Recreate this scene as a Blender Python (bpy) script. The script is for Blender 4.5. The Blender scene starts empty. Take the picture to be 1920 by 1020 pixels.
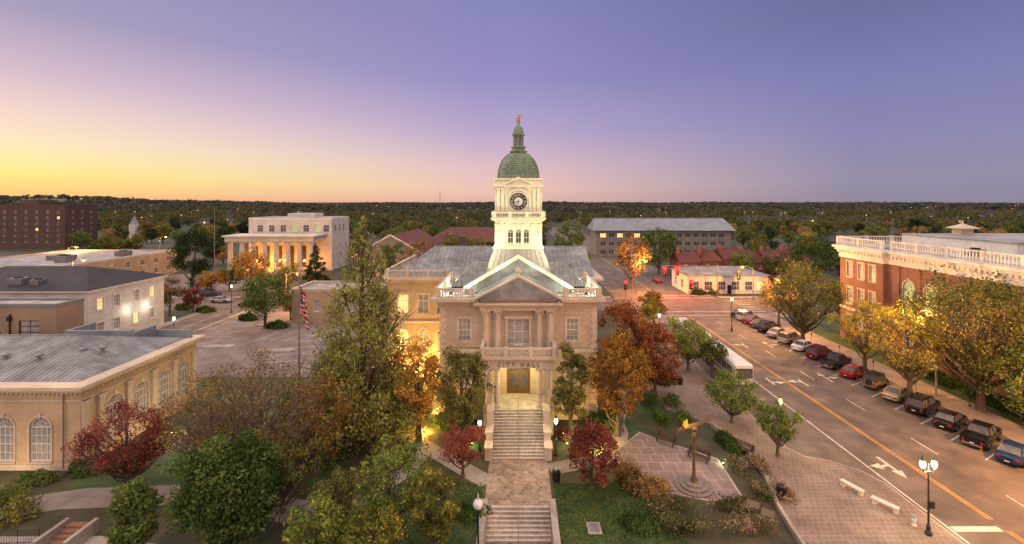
import bpy, math, random
import numpy as np
from mathutils import Matrix, Vector
random.seed(7); rng=np.random.default_rng(7)
R=math.radians; PI=math.pi
sc=bpy.context.scene; COL=sc.collection
F=850.0; CX=972.0; CY=378.0; H=24.0
def G(px,py,z=0):
    Y=F*(H-z)/(py-CY); return ((px-CX)*Y/F, Y)
def AT(px,Y): return (px-CX)*Y/F
def lin(r,g,b):
    f=lambda c:(c/255/12.92 if c/255<=.04045 else ((c/255+.055)/1.055)**2.4)
    return (f(r),f(g),f(b),1)
# ---------------------------------------------------------------- materials
def newmat(name):
    m=bpy.data.materials.new(name); m.use_nodes=True
    nt=m.node_tree; b=nt.nodes['Principled BSDF']; return m,nt,b
def nnode(nt,t,**k):
    n=nt.nodes.new(t)
    for a,v in k.items(): setattr(n,a,v)
    return n
def mixc(nt,fac,a,b,blend='MIX'):
    n=nt.nodes.new('ShaderNodeMix'); n.data_type='RGBA'; n.blend_type=blend
    for i,val in ((0,fac),(6,a),(7,b)):
        if hasattr(val,'links'): nt.links.new(val,n.inputs[i])
        else: n.inputs[i].default_value=val
    return n.outputs[2]
def c4(c): return (c[0],c[1],c[2],1)
def mat(name,col,col2=None,rough=.8,scale=3,bump=0,metal=0,emit=None,es=0,kind='noise',bw=.4,bh=.15,mortar=None,ms=.02,grime=.25):
    m,nt,b=newmat(name); L=nt.links
    col=c4(col); col2=c4(col2) if col2 else tuple(x*.75 for x in col[:3])+(1,)
    tc=nnode(nt,'ShaderNodeTexCoord')
    no=nnode(nt,'ShaderNodeTexNoise'); no.inputs['Scale'].default_value=scale; no.inputs['Detail'].default_value=5
    L.new(tc.outputs['Object'],no.inputs['Vector'])
    rp=nnode(nt,'ShaderNodeMapRange'); rp.inputs[1].default_value=.35; rp.inputs[2].default_value=.65
    L.new(no.outputs['Fac'],rp.inputs[0])
    if kind=='noise':
        out=mixc(nt,rp.outputs[0],col,col2)
    else:
        sp=nnode(nt,'ShaderNodeSeparateXYZ'); L.new(tc.outputs['Object'],sp.inputs[0])
        cb=nnode(nt,'ShaderNodeCombineXYZ')
        if kind=='brick':
            ad=nnode(nt,'ShaderNodeMath',operation='ADD'); L.new(sp.outputs[0],ad.inputs[0]); L.new(sp.outputs[1],ad.inputs[1])
            L.new(ad.outputs[0],cb.inputs[0]); L.new(sp.outputs[2],cb.inputs[1])
        else:
            L.new(sp.outputs[0],cb.inputs[0]); L.new(sp.outputs[1],cb.inputs[1])
        br=nnode(nt,'ShaderNodeTexBrick'); L.new(cb.outputs[0],br.inputs['Vector'])
        br.inputs['Scale'].default_value=1; br.inputs['Brick Width'].default_value=bw; br.inputs['Row Height'].default_value=bh
        br.inputs['Mortar Size'].default_value=ms; br.inputs['Color1'].default_value=col; br.inputs['Color2'].default_value=col2
        br.inputs['Mortar'].default_value=c4(mortar) if mortar else tuple(x*.6 for x in col[:3])+(1,)
        out=mixc(nt,.25,br.outputs['Color'],mixc(nt,rp.outputs[0],col,col2))
    n2=nnode(nt,'ShaderNodeTexNoise'); n2.inputs['Scale'].default_value=.35; n2.inputs['Detail'].default_value=6
    L.new(tc.outputs['Object'],n2.inputs['Vector'])
    mr=nnode(nt,'ShaderNodeMapRange'); mr.inputs[1].default_value=.3; mr.inputs[2].default_value=.7
    mr.inputs[3].default_value=1-grime; mr.inputs[4].default_value=1+grime*.3
    L.new(n2.outputs['Fac'],mr.inputs[0])
    out=mixc(nt,1.0,out,mr.outputs[0],'MULTIPLY')
    L.new(out,b.inputs['Base Color']); b.inputs['Roughness'].default_value=rough; b.inputs['Metallic'].default_value=metal
    if bump:
        bp=nnode(nt,'ShaderNodeBump'); bp.inputs['Strength'].default_value=bump; bp.inputs['Distance'].default_value=.05
        L.new(no.outputs['Fac'],bp.inputs['Height']); L.new(bp.outputs[0],b.inputs['Normal'])
    if emit:
        b.inputs['Emission Color'].default_value=c4(emit); b.inputs['Emission Strength'].default_value=es
    return m
def leafmat(name,a,bc,c,scale=.6,trans=.25):
    m,nt,b=newmat(name); L=nt.links
    tc=nnode(nt,'ShaderNodeTexCoord'); no=nnode(nt,'ShaderNodeTexNoise'); no.inputs['Scale'].default_value=scale; no.inputs['Detail'].default_value=3
    L.new(tc.outputs['Object'],no.inputs['Vector'])
    ge=nnode(nt,'ShaderNodeNewGeometry')
    oi=nnode(nt,'ShaderNodeObjectInfo')
    m1=nnode(nt,'ShaderNodeMath',operation='MULTIPLY_ADD'); L.new(ge.outputs['Random Per Island'],m1.inputs[0]); m1.inputs[1].default_value=.34; m1.inputs[2].default_value=-.17
    m2=nnode(nt,'ShaderNodeMath',operation='ADD'); L.new(no.outputs['Fac'],m2.inputs[0]); L.new(m1.outputs[0],m2.inputs[1])
    m3=nnode(nt,'ShaderNodeMath',operation='MULTIPLY_ADD'); L.new(oi.outputs['Random'],m3.inputs[0]); m3.inputs[1].default_value=.24; m3.inputs[2].default_value=-.12
    m4=nnode(nt,'ShaderNodeMath',operation='ADD'); L.new(m2.outputs[0],m4.inputs[0]); L.new(m3.outputs[0],m4.inputs[1])
    cr=nnode(nt,'ShaderNodeValToRGB'); e=cr.color_ramp.elements
    e[0].position=.3; e[0].color=c4(a); e[1].position=.72; e[1].color=c4(c)
    k=e.new(.5); k.color=c4(bc)
    L.new(m4.outputs[0],cr.inputs[0])
    nt.nodes.remove(b); df=nnode(nt,'ShaderNodeBsdfDiffuse'); tr=nnode(nt,'ShaderNodeBsdfTranslucent'); mx=nnode(nt,'ShaderNodeMixShader'); mx.inputs[0].default_value=trans
    L.new(cr.outputs[0],df.inputs[0]); L.new(cr.outputs[0],tr.inputs[0]); L.new(df.outputs[0],mx.inputs[1]); L.new(tr.outputs[0],mx.inputs[2])
    L.new(mx.outputs[0],nt.nodes['Material Output'].inputs[0]); return m
def emis(name,c,s): return mat(name,(c[0]*.5,c[1]*.5,c[2]*.5),emit=c,es=s,grime=0)
M={}
M['stone']=mat('limestone',(.50,.385,.29),(.42,.32,.24),kind='brick',bw=.9,bh=.36,ms=.012,mortar=(.28,.21,.16))
M['trim']=mat('stone_trim',(.58,.48,.38),(.49,.40,.315),scale=4)
M['cream']=mat('cream_paint',(.76,.76,.60),(.68,.68,.53),scale=2,grime=.15)
M['white']=mat('white_paint',(.66,.645,.62),(.58,.565,.54),scale=2,grime=.2)
M['ivory']=mat('ivory_stucco',(.60,.56,.49),(.52,.48,.42),scale=2,grime=.2)
M['orangewall']=mat('pale_brick',(.48,.36,.22),(.42,.31,.19),kind='brick',bw=.4,bh=.12,ms=.012,mortar=(.33,.25,.17))
M['tanbrick']=mat('tan_brick',(.53,.385,.24),(.43,.31,.19),kind='brick',bw=.3,bh=.1,ms=.012,mortar=(.45,.35,.24))
M['annextrim']=mat('buff_stone',(.58,.48,.35),(.50,.41,.30),scale=3)
M['darktan']=mat('dark_tan_brick',(.27,.185,.12),(.21,.145,.10),kind='brick',bw=.3,bh=.1,ms=.012,mortar=(.3,.24,.18))
M['whitewall']=mat('painted_block',(.62,.60,.57),(.52,.50,.48),kind='brick',bw=.5,bh=.25,ms=.01,mortar=(.4,.39,.38))
M['redbrick']=mat('red_brick',(.235,.095,.062),(.165,.065,.045),kind='brick',bw=.3,bh=.1,ms=.012,mortar=(.24,.16,.13))
M['brownbrick']=mat('brown_brick',(.11,.06,.048),(.08,.045,.038),kind='brick',bw=.4,bh=.15,ms=.02)
M['tanwall']=mat('muted_siding',(.25,.22,.19),(.2,.175,.15),scale=2)
M['grey_roof']=mat('standing_seam_metal',(.26,.275,.285),(.17,.18,.185),rough=.6,metal=.1,scale=1.2,grime=.5)
M['dark_roof']=mat('slate_shingle',(.04,.04,.048),(.026,.026,.033),kind='brick',bw=.5,bh=.3,ms=.02,rough=.9)
M['white_roof']=mat('white_membrane',(.38,.38,.385),(.22,.22,.235),scale=.4,grime=.5)
M['red_roof']=mat('red_metal_roof',(.13,.03,.026),(.09,.025,.022),scale=1)
M['blue_roof']=mat('blue_grey_metal_roof',(.22,.25,.29),(.17,.195,.23),rough=.6)
M['dome']=mat('verdigris_scales',(.22,.30,.20),(.12,.19,.13),kind='brick',bw=.4,bh=.28,ms=.045,mortar=(.035,.07,.05),rough=.6)
M['verd']=mat('verdigris',(.22,.29,.21),(.12,.18,.14),rough=.65)
M['gold']=mat('gilded_bronze',(.45,.28,.09),rough=.35,metal=.8)
M['bronze']=mat('dull_bronze',(.15,.105,.055),(.10,.08,.05),rough=.5,metal=.4)
M['glass']=mat('window_glass',(.05,.055,.07),(.09,.09,.11),rough=.12,grime=.1)
M['curtain']=mat('window_with_blinds',(.36,.34,.32),(.24,.23,.22),rough=.35)
M['lit']=mat('lit_window',(.8,.6,.3),emit=(1,.62,.22),es=1.0,scale=1.5)
M['litg']=mat('greenish_lit_window',(.4,.5,.25),emit=(.65,.75,.25),es=.35,scale=1.5)
M['black']=mat('black_iron',(.015,.015,.017),rough=.4)
M['dark']=mat('dark_void',(.01,.01,.012),rough=.9)
M['grey']=mat('grey_metal',(.22,.22,.23),rough=.5,metal=.3)
M['wood']=mat('oak_door',(.16,.07,.025),(.10,.045,.018),scale=8,rough=.45)
M['bench']=mat('bench_timber',(.10,.055,.035),scale=8)
M['conc']=mat('concrete',(.38,.33,.29),(.28,.245,.22),scale=5,bump=.2,grime=.4)
M['step']=mat('stone_steps',(.50,.44,.37),(.33,.285,.24),scale=3,grime=.5)
M['nosing']=mat('worn_step_edge',(.66,.58,.48),(.48,.42,.35),scale=6)
M['brickstep']=mat('brick_steps',(.28,.14,.08),(.2,.1,.06),scale=6)
M['asphalt']=mat('asphalt',(.165,.125,.105),(.115,.09,.075),scale=.45,bump=.2,rough=.8,grime=.45)
M['lot']=mat('parking_asphalt',(.235,.185,.175),(.175,.14,.132),scale=.3,grime=.45)
M['paver']=mat('brick_pavers',(.22,.165,.14),(.155,.118,.10),kind='flat',bw=.45,bh=.45,ms=.04,mortar=(.28,.215,.18),grime=.4)
M['mosaic']=mat('checkered_pavers',(.46,.32,.22),(.13,.10,.085),kind='flat',bw=.42,bh=.36,ms=.03,mortar=(.34,.27,.22),grime=.4)
M['plaza']=mat('plaza_slabs',(.25,.185,.165),(.185,.14,.125),kind='flat',bw=1.3,bh=1.3,ms=.05,mortar=(.38,.30,.26),grime=.4)
M['walk']=mat('sidewalk_concrete',(.32,.265,.23),(.25,.205,.18),kind='flat',bw=1.6,bh=1.6,ms=.025,mortar=(.15,.12,.11),grime=.4)
M['lawn']=mat('lawn_grass',(.034,.078,.016),(.065,.10,.024),scale=1.6,bump=1.0,grime=.6)
M['mulch']=mat('mulch_soil',(.075,.055,.03),(.04,.055,.018),scale=1.1,bump=.8,grime=.6)
M['land']=mat('dark_land',(.035,.05,.025),(.05,.05,.03),scale=.08,grime=.5)
M['paint']=mat('road_paint_white',(.68,.64,.56),(.46,.42,.37),scale=4,grime=.4)
M['yellow']=mat('road_paint_yellow',(.65,.34,.05),(.5,.26,.05),scale=4)
M['bark']=mat('bark',(.11,.08,.055),(.06,.045,.032),scale=6,bump=.5)
M['tyre']=mat('tyre_rubber',(.012,.012,.012),rough=.8)
M['rim']=mat('alloy_rim',(.4,.4,.42),rough=.3,metal=.7)
M['red_lens']=mat('tail_lens',(.25,.01,.01),rough=.2,emit=(1,.02,.01),es=.08)
M['clear_lens']=mat('head_lens',(.6,.6,.6),rough=.15)
M['globe_on']=emis('lit_globe',(1,.84,.52),2.6)
M['globe_off']=mat('white_globe',(.75,.75,.78),rough=.3)
M['sodium']=emis('sodium_lamp',(1,.40,.07),3.5)
M['sodium_far']=emis('far_sodium_lamp',(1,.42,.10),1.7)
M['sig_red']=emis('signal_red',(1,.01,.015),9)
M['sig_off']=mat('signal_dark_lens',(.03,.03,.02),rough=.3)
M['warmlamp']=emis('warm_lamp',(1,.8,.4),6)
M['leaf_glow']=mat('lit_leaf_emission',(.6,.24,.03),emit=(1,.34,.03),es=.55,rough=.4)  # emission and orange colour stand in for lamp-lit golden leaves
M['rail']=mat('handrail_metal',(.3,.28,.25),rough=.4,metal=.6)
M['fl_red']=mat('flag_red',(.45,.02,.025)); M['fl_white']=mat('flag_white',(.7,.68,.66)); M['fl_blue']=mat('flag_blue',(.02,.025,.12))
def lf(k,a,b,c,g=1.6,**kw): M[k]=leafmat(k+'_foliage',*[tuple(v*g for v in q) for q in (a,b,c)],**kw)
lf('cypress',(.045,.060,.016),(.12,.135,.034),(.22,.21,.07),g=1.7)
lf('green',(.022,.045,.012),(.06,.092,.025),(.12,.145,.045))
lf('brightgreen',(.035,.068,.015),(.095,.135,.03),(.21,.215,.05))
lf('yellowgreen',(.05,.068,.016),(.15,.145,.028),(.33,.25,.045))
lf('orange',(.08,.045,.014),(.22,.12,.026),(.41,.24,.055))
lf('brown',(.075,.05,.024),(.18,.115,.045),(.31,.205,.085))
lf('red',(.045,.014,.013),(.13,.036,.028),(.24,.08,.05))
lf('redorange',(.06,.02,.012),(.17,.06,.026),(.30,.13,.045))
lf('darkgreen',(.012,.022,.012),(.026,.042,.019),(.05,.065,.028))
lf('olive',(.03,.042,.014),(.085,.095,.028),(.19,.16,.05))
lf('hedge',(.015,.032,.009),(.035,.064,.016),(.075,.105,.03))
lf('flower',(.028,.045,.014),(.085,.08,.035),(.28,.18,.13))
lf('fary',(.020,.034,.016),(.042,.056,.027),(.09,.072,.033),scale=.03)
lf('farther',(.042,.055,.048),(.060,.070,.058),(.09,.083,.06),g=1.2,scale=.01)  # distance haze is mixed into this leaf colour
# ---------------------------------------------------------------- mesh builder
class MB:
    def __init__(s,f=None): s.v=[]; s.q=[]; s.mi=[]; s.f=f
    def add(s,vs,fs,mi=0):
        o=len(s.v)
        if s.f: vs=[s.f(*p) for p in vs]
        s.v+= [tuple(p) for p in vs]; s.q+=[[i+o for i in f] for f in fs]; s.mi+=[mi]*len(fs); return s
    def box(s,a,b,c,d,e,g,mi=0):
        return s.add([(a,c,e),(b,c,e),(b,d,e),(a,d,e),(a,c,g),(b,c,g),(b,d,g),(a,d,g)],[(0,3,2,1),(4,5,6,7),(0,1,5,4),(1,2,6,5),(2,3,7,6),(3,0,4,7)],mi)
    def tube(s,pts,rs,n=6,mi=0,cap=True):
        vs=[];fs=[]
        if not hasattr(rs,'__len__'): rs=[rs]*len(pts)
        P=[Vector(p) for p in pts]
        for i,p in enumerate(P):
            d=(P[min(i+1,len(P)-1)]-P[max(i-1,0)]).normalized()
            a=d.cross(Vector((0,0,1)) if abs(d.z)<.9 else Vector((1,0,0))).normalized(); b=d.cross(a)
            for k in range(n):
                t=2*PI*k/n; vs.append(p+(a*math.cos(t)+b*math.sin(t))*rs[i])
        for i in range(len(P)-1):
            for k in range(n):
                fs.append((i*n+k,i*n+(k+1)%n,(i+1)*n+(k+1)%n,(i+1)*n+k))
        if cap: fs+= [tuple(range(n)),tuple(range((len(P)-1)*n,len(P)*n))]
        return s.add(vs,fs,mi)
    def lathe(s,cx,cy,prof,n=16,mi=0,rot=0):
        vs=[];fs=[]
        for r,z in prof:
            for k in range(n):
                t=2*PI*k/n+rot; vs.append((cx+r*math.cos(t),cy+r*math.sin(t),z))
        for i in range(len(prof)-1):
            for k in range(n): fs.append((i*n+k,i*n+(k+1)%n,(i+1)*n+(k+1)%n,(i+1)*n+k))
        fs+= [tuple(range(n)),tuple(range((len(prof)-1)*n,len(prof)*n))]
        return s.add(vs,fs,mi)
    def prism(s,poly,z0,z1,mi=0):
        n=len(poly); vs=[(x,y,z0) for x,y in poly]+[(x,y,z1) for x,y in poly]
        return s.add(vs,[tuple(range(n))[::-1],tuple(range(n,2*n))]+[(i,(i+1)%n,n+(i+1)%n,n+i) for i in range(n)],mi)
    def strip(s,pts,w,z0,z1):
        n=len(pts); L=[];Rr=[]
        for i in range(n):
            a=Vector(pts[max(i-1,0)]); b=Vector(pts[min(i+1,n-1)]); d=(b-a).normalized(); nn=Vector((-d.y,d.x))*w/2; p=Vector(pts[i])
            L.append(p+nn); Rr.append(p-nn)
        vs=[(p.x,p.y,z1) for p in L]+[(p.x,p.y,z1) for p in Rr]+[(p.x,p.y,z0) for p in L]+[(p.x,p.y,z0) for p in Rr]; fs=[]
        for i in range(n-1):
            fs+=[(i,i+1,n+i+1,n+i),(i,i+1,2*n+i+1,2*n+i),(n+i,n+i+1,3*n+i+1,3*n+i)]
        fs+=[(0,n,3*n,2*n),(n-1,2*n-1,4*n-1,3*n-1)]
        return s.add(vs,fs)
    def build(s,name,mats,parent=None,smooth=False,world=True,label=None):
        me=bpy.data.meshes.new(name)
        v=s.v
        if parent is not None and world:
            q=parent
            ox=oy=oz=0
            while q is not None: ox+=q.location.x; oy+=q.location.y; oz+=q.location.z; q=q.parent
            v=[(a-ox,b-oy,c-oz) for a,b,c in v]
        me.from_pydata(v,[],s.q)
        if not isinstance(mats,(list,tuple)): mats=[mats]
        for m in mats: me.materials.append(M[m] if isinstance(m,str) else m)
        if len(mats)>1: me.polygons.foreach_set('material_index',s.mi)
        if smooth: me.polygons.foreach_set('use_smooth',[True]*len(me.polygons))
        me.update(); o=bpy.data.objects.new(name,me); COL.objects.link(o)
        if parent is not None: o.parent=parent
        if label: o['label']=label
        return o
def tag(o,label,cat,group=None,kind=None):
    o['label']=label; o['category']=cat
    if group: o['group']=group
    if kind: o['kind']=kind
    return o
def T(name,label,cat,loc=(0,0,0),rz=0,group=None):
    o=bpy.data.objects.new(name,None); COL.objects.link(o); o.location=loc; o.rotation_euler=(0,0,rz); o.empty_display_size=.1
    return tag(o,label,cat,group)
def struct(o): o['kind']='structure'; return o
def dup(root,loc,rz=None,label=None,scale=None,paint=None):
    r=root.copy(); COL.objects.link(r); r.location=loc
    if rz is not None: r.rotation_euler=(0,0,rz)
    if scale: r.scale=scale
    if label: r['label']=label
    def rec(src,dst):
        for ch in [o for o in src.children]:
            c=ch.copy(); COL.objects.link(c); c.parent=dst
            if paint and ch.type=='MESH' and any(m and m.name.startswith('car_paint') for m in c.data.materials):
                c.data=c.data.copy()
                for i,m in enumerate(c.data.materials):
                    if m.name.startswith('car_paint'): c.data.materials[i]=paint
            rec(ch,c)
    rec(root,r); return r
def light(parent,loc,power,col,rad=.2,typ='POINT',target=None,spot=60,name='lamp_light'):
    ld=bpy.data.lights.new(name,typ); ld.energy=power; ld.color=col; ld.shadow_soft_size=rad
    if typ=='SPOT': ld.spot_size=R(spot); ld.spot_blend=.6
    o=bpy.data.objects.new(name,ld); COL.objects.link(o)
    if target is not None: o.rotation_euler=(Vector(target)-Vector(loc)).to_track_quat('-Z','Y').to_euler()
    if parent is not None:
        o.parent=parent; o.location=Vector(loc)-parent.location
    else: o.location=loc
    return o
def FY(y): return lambda u,n,z:(u,y-n,z)       # faces -Y
def FYb(y): return lambda u,n,z:(u,y+n,z)
def FX(x): return lambda u,n,z:(x+n,u,z)       # faces +X
def FXm(x): return lambda u,n,z:(x-n,u,z)
def wall(mb,u0,u1,z0,z1,ops,dep=.25):
    us=sorted({u0,u1}|{o[0]-o[1]/2 for o in ops}|{o[0]+o[1]/2 for o in ops}); zs=sorted({z0,z1}|{o[2] for o in ops}|{o[3] for o in ops})
    for i in range(len(us)-1):
        for j in range(len(zs)-1):
            um=(us[i]+us[i+1])/2; zm=(zs[j]+zs[j+1])/2
            if any(abs(um-o[0])<o[1]/2 and o[2]<zm<o[3] for o in ops): continue
            mb.add([(us[i],0,zs[j]),(us[i+1],0,zs[j]),(us[i+1],0,zs[j+1]),(us[i],0,zs[j+1])],[(0,1,2,3)])
    for o in ops:
        a,b,c,d=o[0]-o[1]/2,o[0]+o[1]/2,o[2],o[3]; arch=len(o)>4 and o[4]
        zt=d-o[1]/2 if arch else d
        mb.add([(a,0,c),(b,0,c),(b,-dep,c),(a,-dep,c)],[(0,1,2,3)])
        mb.add([(a,0,c),(a,0,zt),(a,-dep,zt),(a,-dep,c)],[(0,1,2,3)]); mb.add([(b,0,c),(b,0,zt),(b,-dep,zt),(b,-dep,c)],[(0,1,2,3)])
        if not arch: mb.add([(a,0,d),(b,0,d),(b,-dep,d),(a,-dep,d)],[(0,1,2,3)])
        else:
            r=o[1]/2; N=10
            pts=[(o[0]+r*math.cos(PI*k/N),zt+r*math.sin(PI*k/N)) for k in range(N+1)]
            for k in range(N):
                cu=b if k<N/2 else a
                mb.add([(cu,0,d),(pts[k][0],0,pts[k][1]),(pts[k+1][0],0,pts[k+1][1])],[(0,1,2)])
                mb.add([(pts[k][0],0,pts[k][1]),(pts[k+1][0],0,pts[k+1][1]),(pts[k+1][0],-dep,pts[k+1][1]),(pts[k][0],-dep,pts[k][1])],[(0,1,2,3)])
def window(par,f,uc,w,z0,z1,arch=False,g='glass',fm='white',nx=2,nz=3,dep=.2,sill=True,surround=None,name='window'):
    mb=MB(f); t=min(.09,w*.08); a,b=uc-w/2,uc+w/2; r=w/2; zt=z1-r if arch else z1; n0,n1=-dep,-dep+.08
    mb.box(a,a+t,n0,n1,z0,zt); mb.box(b-t,b,n0,n1,z0,zt); mb.box(a+t,b-t,n0,n1,z0,z0+t)
    if not arch: mb.box(a+t,b-t,n0,n1,z1-t,z1)
    tt=t*.55
    for k in range(1,nx):
        u=a+w*k/nx; mb.box(u-tt/2,u+tt/2,n0,n1-.02,z0+t,zt-(0 if arch else t))
    for k in range(1,nz):
        z=z0+(zt-z0)*k/nz; hh=tt if k!=nz//2+nz%2 else t; mb.box(a+t,b-t,n0+.005,n1-.015,z-hh/2,z+hh/2)
    if arch:
        mb.box(a+t,b-t,n0,n1,zt-t/2,zt+t/2); N=12
        for k in range(N):
            t0,t1=PI*k/N,PI*(k+1)/N
            mb.add([(uc+rr*math.cos(q),nn,zt+rr*math.sin(q)) for rr in (r,r-t) for q in (t0,t1) for nn in (n0,n1)],[(0,2,3,1),(4,6,7,5),(1,3,7,5),(0,2,6,4)])
        for k in range(1,5):
            q=PI*k/5; mb.tube([(uc,n1-.03,zt),(uc+(r-t)*math.cos(q),n1-.03,zt+(r-t)*math.sin(q))],tt/2,4)
        for k in range(8):
            t0,t1=PI*k/8,PI*(k+1)/8
            mb.tube([(uc+r*.5*math.cos(t0),n1-.03,zt+r*.5*math.sin(t0)),(uc+r*.5*math.cos(t1),n1-.03,zt+r*.5*math.sin(t1))],tt/2,4)
    wdw=mb.build(name,fm,par)
    p=MB(f); pts=[(a+.01,z0+.01),(b-.01,z0+.01)]
    if arch: pts+= [(uc+(r-.01)*math.cos(PI*k/12),zt+(r-.01)*math.sin(PI*k/12)) for k in range(13)]
    else: pts+= [(b-.01,z1-.01),(a+.01,z1-.01)]
    p.add([(u,n0+.015,z) for u,z in pts],[tuple(range(len(pts)))]); p.build('pane',g,wdw)
    if sill: MB(f).box(a-.12,b+.12,.003,.14,z0-.16,z0-.01).build('sill',surround or fm,wdw)
    if surround:
        s=MB(f); e=.16
        s.box(a-e,a-.005,.003,.07,z0,zt); s.box(b+.005,b+e,.003,.07,z0,zt)
        if arch:
            for k in range(12):
                t0,t1=PI*k/12,PI*(k+1)/12
                s.add([(uc+rr*math.cos(q),nn,zt+rr*math.sin(q)) for rr in (r+e,r+.005) for q in (t0,t1) for nn in (.003,.07)],[(0,2,3,1),(4,6,7,5),(1,3,7,5),(0,2,6,4)])
            s.box(uc-.12,uc+.12,.005,.14,z1,z1+.35)
        else: s.box(a-e-.05,b+e+.05,.003,.12,z1+.005,z1+.25)
        s.build('surround',surround,wdw)
    return wdw
def slabs(mb,x0,x1,y0,y1,steps):
    for z0,z1,o in steps: mb.box(x0-o,x1+o,y0-o,y1+o,z0,z1)
def dentils(mb,u0,u1,z0,z1,f,sp=.5,d=.25,w=.22):
    mb.f=f; n=int((u1-u0)/sp)
    for i in range(n): u=u0+(i+.5)*(u1-u0)/n; mb.box(u-w/2,u+w/2,.002,d,z0,z1)
    mb.f=None
def balustrade(mb,p0,p1,z,h=1.0,sp=.32,pier=3.2,r=.085,n=6):
    p0=Vector(p0);p1=Vector(p1); L=(p1-p0).length; d=(p1-p0)/L; nn=Vector((-d.y,d.x))
    def bar(a,b,w,z0,z1):
        A=p0+d*a;B=p0+d*b; c=nn*w/2
        vs=[(q.x,q.y,zz) for zz in (z0,z1) for q in (A-c,B-c,B+c,A+c)]
        mb.add(vs,[(0,3,2,1),(4,5,6,7),(0,1,5,4),(1,2,6,5),(2,3,7,6),(3,0,4,7)])
    k=max(1,round(L/pier)); pw=.42
    for i in range(k+1):
        t=min(max(L*i/k,pw/2),L-pw/2); bar(t-pw/2,t+pw/2,.44,z,z+h+.06)
    for i in range(k):
        a=min(max(L*i/k,pw/2),L-pw/2)+pw/2; b=min(max(L*(i+1)/k,pw/2),L-pw/2)-pw/2
        bar(a,b,.32,z,z+.16); bar(a,b,.34,z+h-.16,z+h)
        m=max(1,int((b-a)/sp))
        for j in range(m):
            q=p0+d*(a+(j+.5)*(b-a)/m)
            mb.lathe(q.x,q.y,[(r*.7,z+.16),(r*1.3,z+.16+h*.2),(r*.6,z+h*.6),(r*.9,z+h-.16)],n)
def balparts(par,name,m,segs,z,*a,**k):
    for p,q in segs:
        mb=MB(); balustrade(mb,p,q,z,*a,**k); mb.build(name,m,par)
def column(mb,x,y,z0,z1,r,n=14):
    mb.box(x-r*1.4,x+r*1.4,y-r*1.4,y+r*1.4,z0,z0+.16)
    mb.lathe(x,y,[(r*1.3,z0+.16),(r*1.3,z0+.26),(r,z0+.34),(r,z0+(z1-z0)*.4),(r*.86,z1-.5),(r*1.0,z1-.45),(r*.95,z1-.38),(r*1.3,z1-.16)],n)
    mb.box(x-r*1.4,x+r*1.4,y-r*1.4,y+r*1.4,z1-.16,z1)
    for sx in (-1,1): mb.tube([(x+sx*r*1.2,y-r*1.35,z1-.28),(x+sx*r*1.2,y+r*1.35,z1-.28)],r*.32,8)
def hiproof(mb,x0,x1,y0,y1,z0,z1,ix0=0,ix1=0,ribs=.6,axis='x',rr=.03):
    sw=(lambda u,v,z:(u,v,z)) if axis=='x' else (lambda u,v,z:(v,u,z))
    if axis!='x': x0,x1,y0,y1=y0,y1,x0,x1
    ym=(y0+y1)/2; old=mb.f; mb.f=sw
    mb.add([(x0,y0,z0),(x1,y0,z0),(x1,y1,z0),(x0,y1,z0),(x0+ix0,ym,z1),(x1-ix1,ym,z1)],[(0,1,5,4),(2,3,4,5),(1,2,5),(3,0,4)])
    if ribs:
        L=x1-x0; n=int(L/ribs)
        for i in range(n+1):
            s=i*L/n; fr=min(1,s/ix0 if ix0 else 1,(L-s)/ix1 if ix1 else 1)
            if fr<.05: continue
            for ya in (y0,y1): mb.tube([(x0+s,ya,z0+.01),(x0+s,ya+(ym-ya)*fr,z0+(z1-z0)*fr+.01)],rr,4)
        W=y1-y0; m=int(W/ribs)
        for (xe,ix,sg) in ((x0,ix0,1),(x1,ix1,-1)):
            if ix:
                for i in range(1,m):
                    s=i*W/m; fr=min(s,W-s)/(W/2)
                    mb.tube([(xe,y0+s,z0+.01),(xe+sg*ix*fr,y0+s,z0+(z1-z0)*fr+.01)],rr,4)
        mb.tube([(x0+ix0,ym,z1+.02),(x1-ix1,ym,z1+.02)],rr*2,4)
    mb.f=old; return mb
def textmesh(mb,s,size,depth,fn,mi=0):
    cu=bpy.data.curves.new('t','FONT'); cu.body=s; cu.size=size; cu.extrude=depth; cu.align_x='CENTER'; cu.align_y='CENTER'; cu.resolution_u=2
    o=bpy.data.objects.new('t',cu); COL.objects.link(o); bpy.context.view_layer.update()
    me=bpy.data.meshes.new_from_object(o.evaluated_get(bpy.context.evaluated_depsgraph_get()))
    mb.add([fn(*v.co) for v in me.vertices],[tuple(p.vertices) for p in me.polygons],mi)
    bpy.data.objects.remove(o); bpy.data.curves.remove(cu); bpy.data.meshes.remove(me)
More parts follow.
